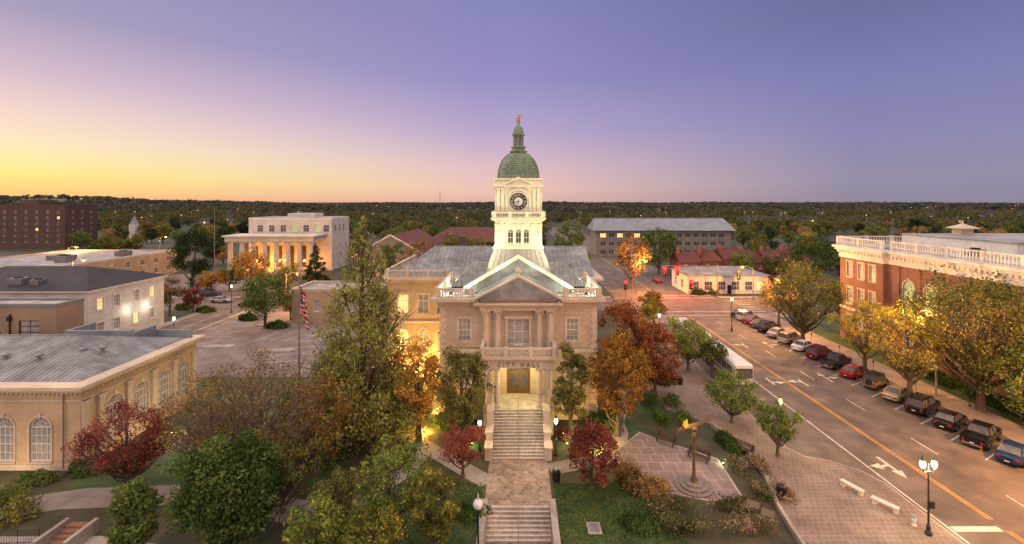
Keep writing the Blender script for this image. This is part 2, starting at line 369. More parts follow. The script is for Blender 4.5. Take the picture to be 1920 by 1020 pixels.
# ---------------------------------------------------------------- foliage
def quadmesh(name,V,m):
    n=len(V)//4; me=bpy.data.meshes.new(name)
    me.vertices.add(4*n); me.vertices.foreach_set('co',np.ascontiguousarray(V,dtype=np.float32).ravel())
    me.loops.add(4*n); me.loops.foreach_set('vertex_index',np.arange(4*n,dtype=np.int32))
    me.polygons.add(n); me.polygons.foreach_set('loop_start',np.arange(0,4*n,4,dtype=np.int32)); me.polygons.foreach_set('loop_total',np.full(n,4,dtype=np.int32))
    me.materials.append(M[m] if isinstance(m,str) else m); me.update(calc_edges=True); return me
def quads(P,s,droop=0,out=None):
    n=len(P); a=rng.normal(size=(n,3)); a/=np.linalg.norm(a,axis=1)[:,None]
    b=rng.normal(size=(n,3))
    if out is not None:
        nn=out+rng.normal(size=(n,3))*.6; nn/=np.linalg.norm(nn,axis=1)[:,None]
        a-=(a*nn).sum(1)[:,None]*nn; a/=np.linalg.norm(a,axis=1)[:,None]; b=np.cross(nn,a)
    if droop: a[:,2]-=droop; a/=np.linalg.norm(a,axis=1)[:,None]
    b-= (a*b).sum(1)[:,None]*a; b/=np.linalg.norm(b,axis=1)[:,None]
    sz=(s*rng.uniform(.55,1.35,n))[:,None]
    V=np.empty((n,4,3)); V[:,0]=P-a*sz; V[:,1]=P+b*sz*.55; V[:,2]=P+a*sz; V[:,3]=P-b*sz*.55
    return V.reshape(-1,3)
def crown(shape,h,w,base,ncl,n,leaf,cr=.2,droop=0,flat=.75):
    C=[];Rd=[]
    hc=h-base
    for i in range(ncl):
        if shape=='cone':
            t=(i+.5)/ncl; t=t**1.2; rad=(w/2)*(1-t)**.72*(.95 if t>.08 else .85)
            q=rng.uniform(0,2*PI); k=rng.uniform(.3,1.0)**.7*rng.uniform(.85,1.08); C.append((rad*k*math.cos(q),rad*k*math.sin(q),base+hc*t*.97-rad*k*.12)); Rd.append(max(.2,rad*.22+.14))
        else:
            d=rng.normal(size=3); d/=np.linalg.norm(d); k=rng.uniform(.3,1)**.55*rng.uniform(.85,1.1)
            z=d[2]*k; wob=1-.18*max(0,-z)
            C.append((d[0]*k*w*.42*wob,d[1]*k*w*.42*wob,base+hc*.5+z*hc*.43)); Rd.append(w*cr*rng.uniform(.5,1.3))
    C=np.array(C);Rd=np.array(Rd)
    idx=rng.choice(len(C),n,p=Rd**2/(Rd**2).sum()); d=rng.normal(size=(n,3)); d/=np.linalg.norm(d,axis=1)[:,None]
    k=rng.uniform(0,1,n)**.36; k*=rng.uniform(.85,1.25,n)
    P=C[idx]+d*(Rd[idx]*k)[:,None]*np.array([1,1,flat]); P[:,2]=np.maximum(P[:,2],.1)
    return C,Rd,quads(P,leaf,droop,out=d)
def trunkmesh(h,r,C,base,nl,top=.72,lean=0):
    mb=MB(); pts=[(0,0,0)]; N=6; x=y=0
    for i in range(1,N+1): x+=random.uniform(-.02,.02)*h; y+=random.uniform(-.02,.02)*h; pts.append((x*i/N,y*i/N,h*top*i/N))
    mb.tube(pts,[r*1.35]+[r*(1-.82*i/N) for i in range(1,N+1)],8)
    ids=list(range(len(C))); random.shuffle(ids)
    for i in ids[:nl]:
        c=Vector(C[i]); zb=min(h*top*.95,max(base*.7,c.z-(abs(c.x)+abs(c.y))*.7-h*.06)); t=zb/(h*top)*N; k=min(int(t),N-1); p=Vector(pts[k]).lerp(Vector(pts[k+1]),t-k)
        m=p.lerp(c,.5)+Vector((0,0,-.04*h)); rr=r*(1-.8*t/N)*.5
        mb.tube([p,m,c],[rr,rr*.6,rr*.22],5)
        for q in range(3):
            e=c+Vector((random.uniform(-1,1),random.uniform(-1,1),random.uniform(-.2,1)))*h*.09; mb.tube([m.lerp(c,.5),e],[rr*.35,rr*.1],4)
    return mb
def tree(name,label,x,y,h,w,base,m,n=5000,leaf=.16,ncl=34,shape='round',group=None,cr=.2,nl=12,droop=0,tr=None,z=0,cat='tree',flat=.75):
    t=T(name,label,cat,(x,y,z),0,group)
    C,Rd,V=crown(shape,h,w,base,ncl,n,leaf,cr,droop,flat)
    trunkmesh(h,tr or (.022*h+.04),C,base,nl,.95 if shape=='cone' else .72).build('trunk','bark',t,smooth=True,world=False)
    o=bpy.data.objects.new('crown',quadmesh('crown',V,m)); COL.objects.link(o); o.parent=t
    return t
def shrub(label,x,y,rx,ry,h,m='hedge',n=900,leaf=.11,rz=0,name='shrub',cat='shrub',group=None,box=False,z=0):
    P=rng.normal(size=(n,3)); P/=np.linalg.norm(P,axis=1)[:,None]; P[:,2]=abs(P[:,2]); O=P.copy()
    if box: P=np.sign(P)*abs(P)**.45
    P*=(rng.uniform(.68,1.08,n)*(1+.14*np.sin(O[:,0]*7+O[:,1]*5)+.08*np.sin(O[:,0]*15-O[:,1]*11)))[:,None]
    P=P*np.array([rx,ry,h])+np.array([0,0,.05])
    t=T(name,label,cat,(x,y,z),rz,group)
    o=bpy.data.objects.new('foliage',quadmesh('foliage',quads(P,leaf,out=O),m)); COL.objects.link(o); o.parent=t
    s=MB()
    for k in range(5):
        a=k*1.3; s.tube([(0,0,0),(rx*.5*math.cos(a),ry*.5*math.sin(a),h*.7)],[.04,.015],4)
    s.build('stem','bark',t,world=False)
    return t
# ================================================================ SETTING
def hz(x,y):
    r=math.hypot(x,y)
    if r<420: return 0.0
    k=min(1,(r-420)/500)
    return k*(34*math.exp(-((x+1650)/620)**2-((y-1500)/420)**2)+5*math.sin(x*.0042+1)*math.cos(y*.0031)+3*math.sin(x*.009+y*.006)+10*math.exp(-((x+500)/700)**2-((y-2300)/500)**2)+ (4+6*math.sin(x*.0013))*min(1,max(0,(y-1500)/1500)))
xs=sorted({-2.75,2.75,-30,30,-60,60,-120,120}|{s*v for s in (1,-1) for v in (200,300,420,550,700,850,1000,1200,1400,1600,1800,2000,2300,2700,3200,4000,5500,8000,12000)})
ys=sorted({-80,0,35.9,60,100,150,220,300,420,500,600,700,800,900,1000,1100,1200,1350,1500,1650,1800,2000,2300,2700,3200,4000,5500,8000,11000})
g=MB(); vid={}
for i,x in enumerate(xs):
    for j,y in enumerate(ys): vid[i,j]=len(g.v); g.v.append((x,y,hz(x,y)))
for i in range(len(xs)-1):
    for j in range(len(ys)-1):
        if xs[i]==-2.75 and ys[j+1]<=35.95: continue
        g.q.append([vid[i,j],vid[i+1,j],vid[i+1,j+1],vid[i,j+1]]); g.mi.append(0)
struct(g.build('ground','land'))
def sheet(name,poly,z,m):
    b=MB(); b.add([(x,y,z) for x,y in poly],[tuple(range(len(poly)))]); return struct(b.build(name,m))
def slab(name,poly,z0,z1,m): return struct(MB().prism(poly,z0,z1).build(name,m))
def rect(a,b,c,d): return [(a,c),(b,c),(b,d),(a,d)]
sheet('garden_soil',rect(-60,-2.76,10,62),.004,'mulch'); sheet('garden_soil',rect(2.76,24,10,62),.004,'mulch'); sheet('garden_soil',rect(-2.76,2.76,35.95,50),.004,'mulch')
sheet('main_road',rect(24,49.5,10,420),.008,'asphalt')
sheet('cross_street',rect(-160,24,100,112),.010,'asphalt'); sheet('cross_street',rect(49.5,160,98,112),.010,'asphalt')
sheet('side_street',rect(-67.5,-60,60,100),.010,'asphalt')
sheet('parking_lot',rect(-59,-27,62,99),.012,'lot')
sheet('far_lot',rect(-120,-69,112.5,150),.012,'lot')
slab('plaza_pavement',[(31,10),(31,38.5),(30.2,40.2),(28.6,41.6),(26.8,42.3),(25.9,44),(25.8,60),(26.3,72),(28,80),(30.8,86),(30.8,97),(24,97),(21,70),(17,58),(17,52),(20.5,49),(22,44),(21.8,40),(20.6,35.5),(20.2,33),(20.2,10)],0,.12,'paver')
kb=MB(); kb.strip([(31.08,10),(31.08,38.5),(30.3,40.3),(28.7,41.75),(26.85,42.45),(26.0,44),(25.9,60),(26.4,72),(28.1,80),(30.9,86),(30.9,97)],.2,0,.135); struct(kb.build('kerb','conc'))
slab('sidewalk',rect(49.7,53.6,10,97),0,.12,'walk'); slab('kerb',rect(49.5,49.69,10,97),0,.135,'conc')
slab('sidewalk',rect(54,130,94,97.8),0,.10,'walk'); slab('sidewalk',rect(50,130,112.3,114.5),0,.10,'walk'); slab('sidewalk',rect(-160,23,112.4,114.4),0,.1,'walk')
slab('sidewalk',rect(-69.8,-67.7,60,99.5),0,.1,'walk'); slab('sidewalk',rect(-59.9,-59.05,62,99),0,.14,'conc')
sheet('verge_lawn',rect(53.7,58,10,94),.014,'lawn'); sheet('verge_lawn',rect(59.5,120,83,94),.012,'lawn')
mk=MB()
def seg(mb,p,q,w,z=.02):
    p=Vector(p);q=Vector(q); d=(q-p).normalized(); n=Vector((-d.y,d.x))*w/2
    mb.add([(p.x-n.x,p.y-n.y,z),(p.x+n.x,p.y+n.y,z),(q.x+n.x,q.y+n.y,z),(q.x-n.x,q.y-n.y,z)],[(0,1,2,3)])
yl=MB()
for a,b in ((10,33),(34.2,95),(114,400)):
    for dx in (-.13,.13): seg(yl,(35.65+dx,a),(35.65+dx,b),.12)
struct(yl.build('yellow_centre_lines','yellow'))
seg(mk,(31.6,10),(31.6,95),.16)
seg(mk,(31.8,33.2),(35.3,33.2),.55,.024)
for y in np.arange(16,94,9.0): seg(mk,(39.8,y),(39.8,y+3),.12)
for y in (40.6,44,47.4,50.8,54.2,57.6,61,64.4,67.8,71.2,74.6,78,81.4,84.8,88.2,91.6): seg(mk,(43.4,y-1.9),(49.2,y+1.2),.12)
def arrow(mb,x,y,s=1,kind='turn',dr=1):
    seg(mb,(x,y-1.6*dr),(x,y+.6*dr),.26)
    def head(cx,cy,dx,dy):
        nx,ny=-dy,dx; mb.add([(cx+nx*.48,cy+ny*.48,.021),(cx-nx*.48,cy-ny*.48,.021),(cx+dx*1.1,cy+dy*1.1,.021)],[(0,1,2)])
    if kind in('straight','both'): head(x,y+.6*dr,0,dr)
    if kind in('turn','both'):
        seg(mb,(x,y-.3*dr),(x+s*.8,y-.05*dr),.26,.022); head(x+s*.8,y-.05*dr,s,.1)
arrow(mk,33.7,41.0,-1,'both',-1); arrow(mk,37.7,60.5,-1,'turn'); arrow(mk,41.8,61.8,1,'both'); arrow(mk,37.7,76,-1,'turn'); arrow(mk,41.8,76,1,'both'); arrow(mk,33.6,60,1,'turn',-1)
for y in (95.6,98.8): seg(mk,(31.8,y),(49.2,y),.28)
for k in range(6): seg(mk,(51,99+k*2.1),(54,99+k*2.1),.35)
for y in (113,116): seg(mk,(31.8,y),(49.2,y),.28)
for k in range(7): seg(mk,(-56,66+k*3.6),(-51,66+k*3.6),.12)
for k in range(8): seg(mk,(-38,64+k*3.4),(-33,65+k*3.4),.12)
for k in range(6): seg(mk,(-45.5+k*2.6,78),(-44+k*2.6,83),.12)
seg(mk,(-63.7,62),(-63.7,98),.12); seg(mk,(-110,106),(20,106),.14)
struct(mk.build('white_road_markings','paint'))
for k,(x,y) in enumerate(((-48,88),(-39,73),(-50,75))): slab('parking_island',[(x-2.6,y-.8),(x+2.6,y-.8),(x+3,y),(x+2.6,y+.8),(x-2.6,y+.8),(x-3,y)],0,.14,'conc')
struct(MB().strip([(0,35.9),(0,42.1)],5.4,.0,.03).build('entrance_walk','mosaic'))
sheet('front_lawn',rect(2.95,12,27,38.8),.010,'lawn'); sheet('front_lawn',rect(-15,-2.95,27,38.2),.010,'lawn')
sheet('front_lawn',[(9.5,45),(14,44.5),(13,50),(8.8,52)],.012,'lawn')
sheet('side_lawn',[(14,49),(16.8,49),(16.8,58),(13,58)],.012,'lawn'); sheet('side_lawn',rect(-58,-24,50,61.5),.012,'lawn'); sheet('side_lawn',rect(-38,-16,38,49.9),.011,'lawn')
P=[G(1148,852),G(1200,812),G(1240,828),G(1345,862),G(1392,935),G(1330,940),G(1240,922),G(1175,885)]
slab('sundial_plaza',P,0,.06,'plaza')
b=MB(); b.strip(P+[P[0]],.22,0,.09); struct(b.build('plaza_edge','conc'))
def path(pts,w,m='walk',z=.03): return struct(MB().strip([Vector(p) for p in pts],w,0,z).build('garden_path',m))
path([(2.8,40.6),(5,41.3),(7.5,42.0),(9,43.2)],1.8,'walk',.034)
path([(9.2,42.9),(10.6,47),(10.7,49.3),(13.2,57),(17.2,59)],1.6,'conc',.038)
path([G(915,905),G(850,868),G(800,838),G(740,808),G(690,797),G(630,797),G(560,815)],1.7,'conc',.036)
path([(-15,34.5),(-12,37),(-9.8,40.5),(-8.8,44)],1.5,'conc',.04)
path([(-46,33.5),(-36,36.6),(-27,37.2),(-15,34.6)],2.6,'walk',.044)
path([(-60,31.2),(-30,31.5),(-20,29.8)],2.0,'conc',.048)
b=MB(); n=8
for k in range(n): b.box(-2.45,2.45,35.9-(k+1)*.27,35.9-k*.27,-2.2,-.175*k-.01)
t=T('lower_stairs','lower flight of stone steps at the bottom edge below the checkered walk','stairs',(0,34,0))
b.build('step','step',t)
for k in range(n): b=MB(); b.box(-2.44,2.44,35.9-(k+1)*.27-.03,35.9-(k+1)*.27+.05,-.175*k-.05,-.175*k-.004); b.build('nosing','nosing',t)
b=MB(); b.box(-2.95,-2.46,20,36.2,-2,.28); b.build('side_wall','conc',t); b=MB(); b.box(2.46,2.95,20,36.2,-2,.28); b.build('side_wall','conc',t)
b=MB(); b.tube([(0,36.3,0),(0,36.3,.9),(0,33.7,-.55),(0,33.7,-1.4)],.03,6); b.tube([(0,35,-.2),(0,35,.2)],.025,6); b.build('handrail','rail',t)
sheet('lower_walk',rect(-2.46,2.46,10,33.75),-1.42,'mosaic')
# ================================================================ CITY HALL
ch=T('city_hall','domed stone city hall with lit white clock tower in the centre of the photo','city hall',(0,50,0))
mb=MB(FY(50)); FW=[(-5.95,1.35,8.6,11.1),(5.95,1.35,8.6,11.1),(-5.95,1.35,3.7,6.3),(5.95,1.35,3.7,6.3),(0,2.6,2.8,6.2)]
wall(mb,-8.6,8.6,0,12.6,FW)
mb.f=FX(8.6); SW=[(y,1.3,z,z+2.5) for y in (52.5,56,59.5) for z in (3.7,8.6)]; wall(mb,50,62,0,12.6,SW)
mb.f=FXm(-8.6); wall(mb,50,62,0,12.6,SW)
LW=[(x,1.5,z,z+2.6+(.6 if z<5 else 0),z<5) for x in (-15.8,-13.0,-10.4) for z in (3.4,8.7)]
mb.build('wall','stone',ch)
mb=MB(FY(62)); wall(mb,-17.8,-8.6,0,12.9,LW); wall(mb,8.6,10.7,0,12.9,[])
mb.f=FXm(-17.8); LS=[(y,1.4,z,z+2.5) for y in (65,69,73,77) for z in (3.4,8.7)]; wall(mb,62,80,0,12.9,LS)
mb.f=FX(10.7); wall(mb,62,80,0,12.9,LS)
mb.f=None; mb.add([(-17.8,80,0),(10.7,80,0),(10.7,80,12.9),(-17.8,80,12.9)],[(0,1,2,3)]); mb.build('main_block_wall','orangewall',ch)
for u,w,a,c in FW[:4]: window(ch,FY(50),u,w,a,c,g='curtain',surround='trim',nx=3,nz=4)
for u,w,a,c in SW:
    window(ch,FX(8.6),u,w,a,c,surround='trim',g='curtain'); window(ch,FXm(-8.6),u,w,a,c,surround='trim',g='curtain')
for o in LW: window(ch,FY(62),o[0],o[1],o[2],o[3],arch=o[4],surround='trim',g='lit' if o[0]<-14 else 'curtain')
for o in LS: window(ch,FXm(-17.8),*o,surround='trim'); window(ch,FX(10.7),*o,surround='trim')
for sx in (-1,1):
    a,b=sorted((sx*4.2,sx*8.75)); mb=MB(); mb.box(a,b,49.85,49.997,0,1.6); mb.build('base_course','trim',ch); mb=MB(); mb.box(a,b,49.88,49.997,7.4,7.75); mb.build('belt_course','trim',ch)
    for lo,hi in ((1.7,7.2),(7.8,12.4)):
        mb=MB(); a,b=sorted((sx*8.15,sx*8.66)); mb.box(a,b,49.955,49.997,lo,hi)
        for z in np.arange(lo,hi-.3,.75): a,b=sorted((sx*7.95,sx*8.68)); mb.box(a,b,49.92,49.995,z,z+.42)
        mb.build('quoin_strip','trim',ch)
mb=MB(); mb.box(-17.9,-8.62,61.85,61.997,7.4,7.7); mb.build('belt_course','trim',ch); mb=MB(); mb.box(-17.9,-8.62,61.85,61.997,0,1.4); mb.build('base_course','trim',ch)
mb=MB(); slabs(mb,-8.6,8.6,50,62,[(12.6,12.9,.12),(12.9,13.1,.45),(13.1,13.45,.9)]); dentils(mb,-8.6,-4.1,12.72,12.9,FY(49.88),.42); dentils(mb,4.1,8.6,12.72,12.9,FY(49.88),.42); mb.build('cornice','trim',ch)
mb=MB(); slabs(mb,-17.8,10.7,62.03,80,[(12.9,13.15,.15),(13.15,13.35,.5),(13.35,13.62,.85)]); mb.build('cornice','trim',ch)
balparts(ch,'roof_balustrade','trim',[((-8.9,49.8),(-4.9,49.8)),((4.9,49.8),(8.9,49.8)),((-9,50.2),(-9,61.2)),((9,50.2),(9,61.2))],13.46)
balparts(ch,'roof_balustrade','trim',[((-18,61.9),(-9.4,61.9)),((-18.2,62.4),(-18.2,80))],13.63)
# pavilion above portico
mb=MB(); mb.f=FY(49.3); wall(mb,-4,4,7.95,12.3,[(0,2.3,8.5,11.2)]); mb.f=None
mb.box(-4,-3.999,49.3,50,7.95,12.3); mb.box(3.999,4,49.3,50,7.95,12.3); mb.build('pavilion_wall','stone',ch)
for u,w in ((-.78,.66),(0,.82),(.78,.66)): window(ch,FY(49.3),u,w,8.5,11.2,g='curtain',nx=2 if u==0 else 1,nz=4,sill=(u==0))
mb=MB(); mb.box(-1.4,-1.16,49.15,49.297,8.3,11.3); mb.box(1.16,1.4,49.15,49.297,8.3,11.3); mb.box(-1.5,1.5,49.05,49.297,11.3,11.65); mb.build('window_surround','trim',ch)
for x in (-3.45,-2.25,2.25,3.45):
    mb=MB(); column(mb,x,49.0,8.0,12.3,.31); mb.build('upper_column','trim',ch,smooth=False)
    mb=MB(); mb.box(x-.42,x+.42,49.12,49.297,8.0,12.3); mb.build('upper_pilaster','trim',ch)
mb=MB(); mb.box(-4.15,4.15,48.55,49.98,12.3,12.8); mb.box(-4.35,4.35,48.3,49.9,12.8,12.95); dentils(mb,-4.2,4.2,12.82,12.98,FY(48.3),.36,.16,.16); mb.box(-4.75,4.75,47.95,49.6,12.985,13.25); mb.build('pavilion_entablature','trim',ch)
mb=MB(); mb.add([(-4.2,48.5,13.25),(4.2,48.5,13.25),(0,48.5,15.6)],[(0,1,2)])
mb.lathe(0,48.42,[(.01,13.6),(.3,13.75),(.42,14.0),(.3,14.3),(.01,14.45)],10)
for k in range(7):
    for sx in (-1,1): mb.tube([(sx*(.4+k*.35),48.45,13.5+.1*(k%2)),(sx*(.7+k*.35),48.42,13.95-.1*k+.1*(k%2))],[.09,.05],5)
mb.build('tympanum','stone',ch)
mb=MB()
for sx in (-1,1):
    for o,zz,yy in ((0,0,48.15),(.0,.2,47.95)):
        mb.add([(sx*4.85,yy,13.24+zz),(0,yy,15.75+zz),(0,yy,16.0+zz),(sx*4.85,yy,13.46+zz),(sx*4.85,48.7,13.24+zz),(0,48.7,15.75+zz),(0,48.7,16.0+zz),(sx*4.85,48.7,13.46+zz)],[(0,1,2,3),(4,5,6,7),(0,1,5,4),(3,2,6,7),(0,3,7,4)])
    for k in range(12):
        t=(k+.5)/12; x=sx*4.5*(1-t); z=13.12+2.5*t; mb.box(x-.09,x+.09,48.2,48.5,z-.0,z+.2)
mb.lathe(0,48.4,[(.22,16.1),(.12,16.3),(.3,16.55),(.2,16.8),(.02,17.0)],8); mb.build('pediment_cornice','trim',ch)
mb=MB(); hiproof(mb,-4.85,4.85,48.0,53.5,13.6,16.12,0,0,ribs=.6,axis='y'); mb.build('pediment_roof','grey_roof',ch)
mb=MB(); mb.add([(-8.7,50.1,13.47),(8.7,50.1,13.47),(8.7,61.9,13.47),(-8.7,61.9,13.47)],[(0,1,2,3)])
mb.box(-5.7,5.7,51.96,52.2,13.48,13.9); mb.add([(-5.7,52.1,13.8),(5.7,52.1,13.8),(0,52.1,17.5)],[(0,1,2)])
hiproof(mb,-5.9,5.9,52.0,61.5,13.8,17.6,0,0,ribs=.6,axis='y')
hiproof(mb,-8.2,8.2,55,61.8,13.7,16.4,2.5,2.5,ribs=.6); mb.build('wing_roof','grey_roof',ch)
mb=MB()
for sx in (-1,1): mb.add([(sx*6.3,51.7,13.75),(0,51.7,17.5),(0,51.7,17.9),(sx*6.3,51.7,14.15),(sx*6.3,52.9,13.75),(0,52.9,17.5),(0,52.9,17.9),(sx*6.3,52.9,14.15)],[(0,1,2,3),(4,5,6,7),(0,1,5,4),(3,2,6,7),(0,3,7,4)])
mb.build('gable_coping','cream',ch)
mb=MB(); hiproof(mb,-17.6,10.5,62.8,79.5,13.65,17.0,4.5,.01,ribs=.65); mb.build('main_roof','grey_roof',ch)
mb=MB(); mb.box(-9.6,-8.6,73,74,15.5,18.2); mb.box(-9.7,-8.5,72.9,74.1,18.2,18.4); mb.build('chimney','brownbrick',ch)
mb=MB(); mb.lathe(7.2,63,[(.15,14),(.15,15.2),(.4,15.3),(.02,15.7)],8); mb.build('roof_vent','grey',ch)
# portico
mb=MB(); mb.box(-3.6,3.6,46.5,49.99,0,2.79); mb.build('portico_floor','step',ch)
for x in (-3.05,-2.2,2.2,3.05):
    mb=MB(); column(mb,x,46.95,2.8,6.9,.27); mb.build('portico_column','trim',ch)
for x in (-3.3,3.3):
    mb=MB(); mb.box(x-.3,x+.3,49.2,49.98,2.8,6.9); mb.build('portico_pier','trim',ch)
mb=MB(); mb.box(-3.6,3.6,46.55,49.98,6.9,7.7); mb.box(-3.8,3.8,46.35,49.96,7.703,7.9); mb.box(-4.05,4.05,46.1,49.94,7.903,8.1); dentils(mb,-3.6,3.6,7.52,7.7,FY(46.55),.36,.14,.16); mb.build('portico_entablature','trim',ch)
mb=MB(); textmesh(mb,'C I T Y   H A L L',.62,.02,lambda x,y,z:(x,46.52-z,7.2+y)); mb.build('city_hall_lettering',mat('bronze_letters',(.06,.045,.035)),ch)
balparts(ch,'balcony_balustrade','trim',[((-3.85,46.3),(3.85,46.3)),((-3.75,46.6),(-3.75,49.2)),((3.75,46.6),(3.75,49.2))],8.1,.95,pier=2.6)
dr=MB(FY(50)); dr.box(-1.3,-1.1,-.2,-.05,2.8,6.2); dr.box(1.1,1.3,-.2,-.05,2.8,6.2); dr.box(-1.1,1.1,-.2,-.05,5.2,5.35); dr.box(-1.1,1.1,-.2,-.05,6.05,6.2); dr.build('door_frame','wood',ch)
dr=MB(FY(50)); dr.add([(-1.1,-.18,5.35),(1.1,-.18,5.35),(1.1,-.18,6.05),(-1.1,-.18,6.05)],[(0,1,2,3)]); dr.build('transom_pane','glass',ch)
for sx in (-1,1):
    d=MB(FY(50)); a,b_=sorted((sx*.01,sx*1.08))
    d.box(a,b_,-.19,-.14,2.8,5.2); 
    for z0,z1 in ((3.0,3.5),): d.box(a+.15,b_-.15,-.14,-.11,z0,z1)
    d.box(a,a+.15,-.139,-.10,3.6,5.15); d.box(b_-.15,b_,-.139,-.10,3.6,5.15); d.box(a+.15,b_-.15,-.139,-.10,5.0,5.15); d.box(a+.15,b_-.15,-.139,-.1,4.25,4.35)
    o=d.build('door','wood',ch); h=MB(FY(50)); h.box(sx*.12-.03,sx*.12+.03,-.1,-.05,3.8,4.2); h.build('handle','gold',o)
    h=MB(FY(50)); h.add([(a+.15,-.13,3.6),(b_-.15,-.13,3.6),(b_-.15,-.13,5.0),(a+.15,-.13,5.0)],[(0,1,2,3)]); h.build('pane','glass',o)
mb=MB(); mb.lathe(0,48,[(.05,6.4),(.2,6.5),(.2,6.7),(.05,6.89)],8); pl=mb.build('portico_lantern','warmlamp',ch); light(ch,(0,47.9,6.1),620,(1,.86,.34),.25)
# upper stair
st=T('entrance_stairs','long flight of pale stone steps rising to the portico doors','stairs',(0,44,0))
mb=MB(); N=16; 
for k in range(N): y0=42.1+k*.275; mb.box(-2.45,2.45,y0,46.49,.175*k+.001,.175*(k+1)-.005)
mb.build('step','step',st)
for k in range(N): mb=MB(); y0=42.1+k*.275; mb.box(-2.44,2.44,y0-.025,y0+.05,.175*(k+1)-.05,.175*(k+1)+.002); mb.build('nosing','nosing',st)
for sx in (-1,1):
    mb=MB()
    for (ya,yb,zz) in ((41.9,43.2,1.1),(43.2,44.9,1.9),(44.9,46.48,3.2)):
        mb.box(min(sx*2.46,sx*3.1),max(sx*2.46,sx*3.1),ya,yb-.003,0,zz); 
        mb.box(min(sx*2.40,sx*3.18),max(sx*2.40,sx*3.18),ya-.06,yb-.003,zz+.002,zz+.14)
    mb.build('cheek_wall','trim',st)
mb=MB(); x=0; mb.tube([(x,42.0,.03),(x,42.0,.95),(x,46.4,3.65),(x,46.4,2.8)],.03,6)
for k in (1,2,3): y=42+k*1.1; mb.tube([(x,y,.6*k),(x,y,.6*k+1.0)],.022,5)
mb.build('handrail','rail',st)
# tower
tx,ty=0,60
def sq(mb,h0,h1,z0,z1):
    mb.add([(s*h0,ty+t*h0,z0) for s,t in((-1,-1),(1,-1),(1,1),(-1,1))]+[(s*h1,ty+t*h1,z1) for s,t in((-1,-1),(1,-1),(1,1),(-1,1))],[(0,3,2,1),(4,5,6,7),(0,1,5,4),(1,2,6,5),(2,3,7,6),(3,0,4,7)])
mb=MB(); sq(mb,4.2,3.7,14.5,16.4); sq(mb,3.7,3.05,16.4,18.1)
for k in range(1,12):
    mb.tube([((k/6-1)*4.2,ty-4.22,14.5),((k/6-1)*3.7,ty-3.72,16.4),((k/6-1)*3.05,ty-3.07,18.1)],.03,4)
mb.build('tower_skirt',mat('pale_metal_cladding',(.50,.50,.43),(.42,.42,.36)),ch)
mb=MB(); slabs(mb,-2.85,2.85,ty-2.85,ty+2.85,[(18.05,18.3,.35),(18.3,18.5,.2)])
faces=[FY(ty-2.85),FYb(ty+2.85),FX(2.85),FXm(-2.85)]
TW=[(-1.0,.72,18.75,20.5,True),(0,.72,18.75,20.5,True),(1.0,.72,18.75,20.5,True)]
for i,f in enumerate(faces):
    mb.f=f; off=0 if i<2 else ty
    wall(mb,-2.85+off,2.85+off,18.5,21.3,[(o[0]+off,)+o[1:] for o in TW])
    for u in (-2.62,-1.75,-.5,.5,1.75,2.62):
        mb.box(u-.13+off,u+.13+off,.002,.14,18.5,21.2); mb.box(u-.17+off,u+.17+off,.003,.2,20.95,21.2)
    mb.f=None
    for o in TW: window(ch,f,o[0]+off,o[1],o[2],o[3],True,g='glass',fm='cream',nx=2,nz=2,sill=False)
mb.build('tower_belfry','cream',ch)
mb=MB(); slabs(mb,-2.85,2.85,ty-2.85,ty+2.85,[(21.3,21.55,.12),(21.55,21.75,.35),(21.75,21.95,.6)])
for f,off in ((faces[0],0),(faces[2],ty),(faces[3],ty)): dentils(mb,-2.85+off,2.85+off,21.58,21.74,f,.3,.5,.14)
mb.build('tower_cornice','cream',ch)
B=3.2
balparts(ch,'tower_balustrade','cream',[((-B,ty-B),(B,ty-B)),((-B,ty+B),(B,ty+B)),((-B,ty-B+.5),(-B,ty+B-.5)),((B,ty-B+.5),(B,ty+B-.5))],21.96,.72,.3,pier=2.0,r=.07)
mb=MB(); K=2.78; sq(mb,K,K,21.9,25.9)
for f,off in ((FY(ty-K),0),(FYb(ty+K),0),(FX(K),ty),(FXm(-K),ty)):
    mb.f=f
    for u in (-2.5,-2.0,2.0,2.5): mb.box(u-.17+off,u+.17+off,.002,.2,22.3,25.7); mb.box(u-.22+off,u+.22+off,.003,.27,25.45,25.72)
    mb.box(-K+off,K+off,.001,.12,21.96,22.3)
    N=14; r0,r1=1.35,1.62
    for k in range(N):
        t0,t1=PI*k/N,PI*(k+1)/N; mb.add([(off+rr*math.cos(q),nn,24.05+rr*math.sin(q)) for rr in (r1,r0) for q in (t0,t1) for nn in (.002,.18)],[(0,2,3,1),(4,6,7,5),(1,3,7,5),(0,2,6,4)])
    mb.box(-r1+off,-r0+off,.002,.18,22.3,24.05); mb.box(r0+off,r1+off,.002,.18,22.3,24.05)
    mb.add([(-1.9+off,.15,25.95),(1.9+off,.15,25.95),(off,.15,26.95)],[(0,1,2)])
    for s in (-1,1): mb.add([(s*2.1+off,.0,25.9),(off,.0,26.95),(off,.0,27.15),(s*2.1+off,.0,26.1),(s*2.1+off,.4,25.9),(off,.4,26.95),(off,.4,27.15),(s*2.1+off,.4,26.1)],[(0,1,2,3),(4,5,6,7),(0,1,5,4),(3,2,6,7),(0,3,7,4)])
mb.f=None; mb.build('clock_stage','cream',ch)
mb=MB(); slabs(mb,-K,K,ty-K,ty+K,[(25.75,25.9,.22),(25.9,26.1,.42)]); sq(mb,2.9,2.8,26.1,26.75); slabs(mb,-K,K,ty-K,ty+K,[(26.75,26.95,.2)]); mb.build('upper_cornice','cream',ch)
M['dial']=mat('clock_dial',(.62,.66,.60),grime=0)
rom=['XII','I','II','III','IV','V','VI','VII','VIII','IX','X','XI']
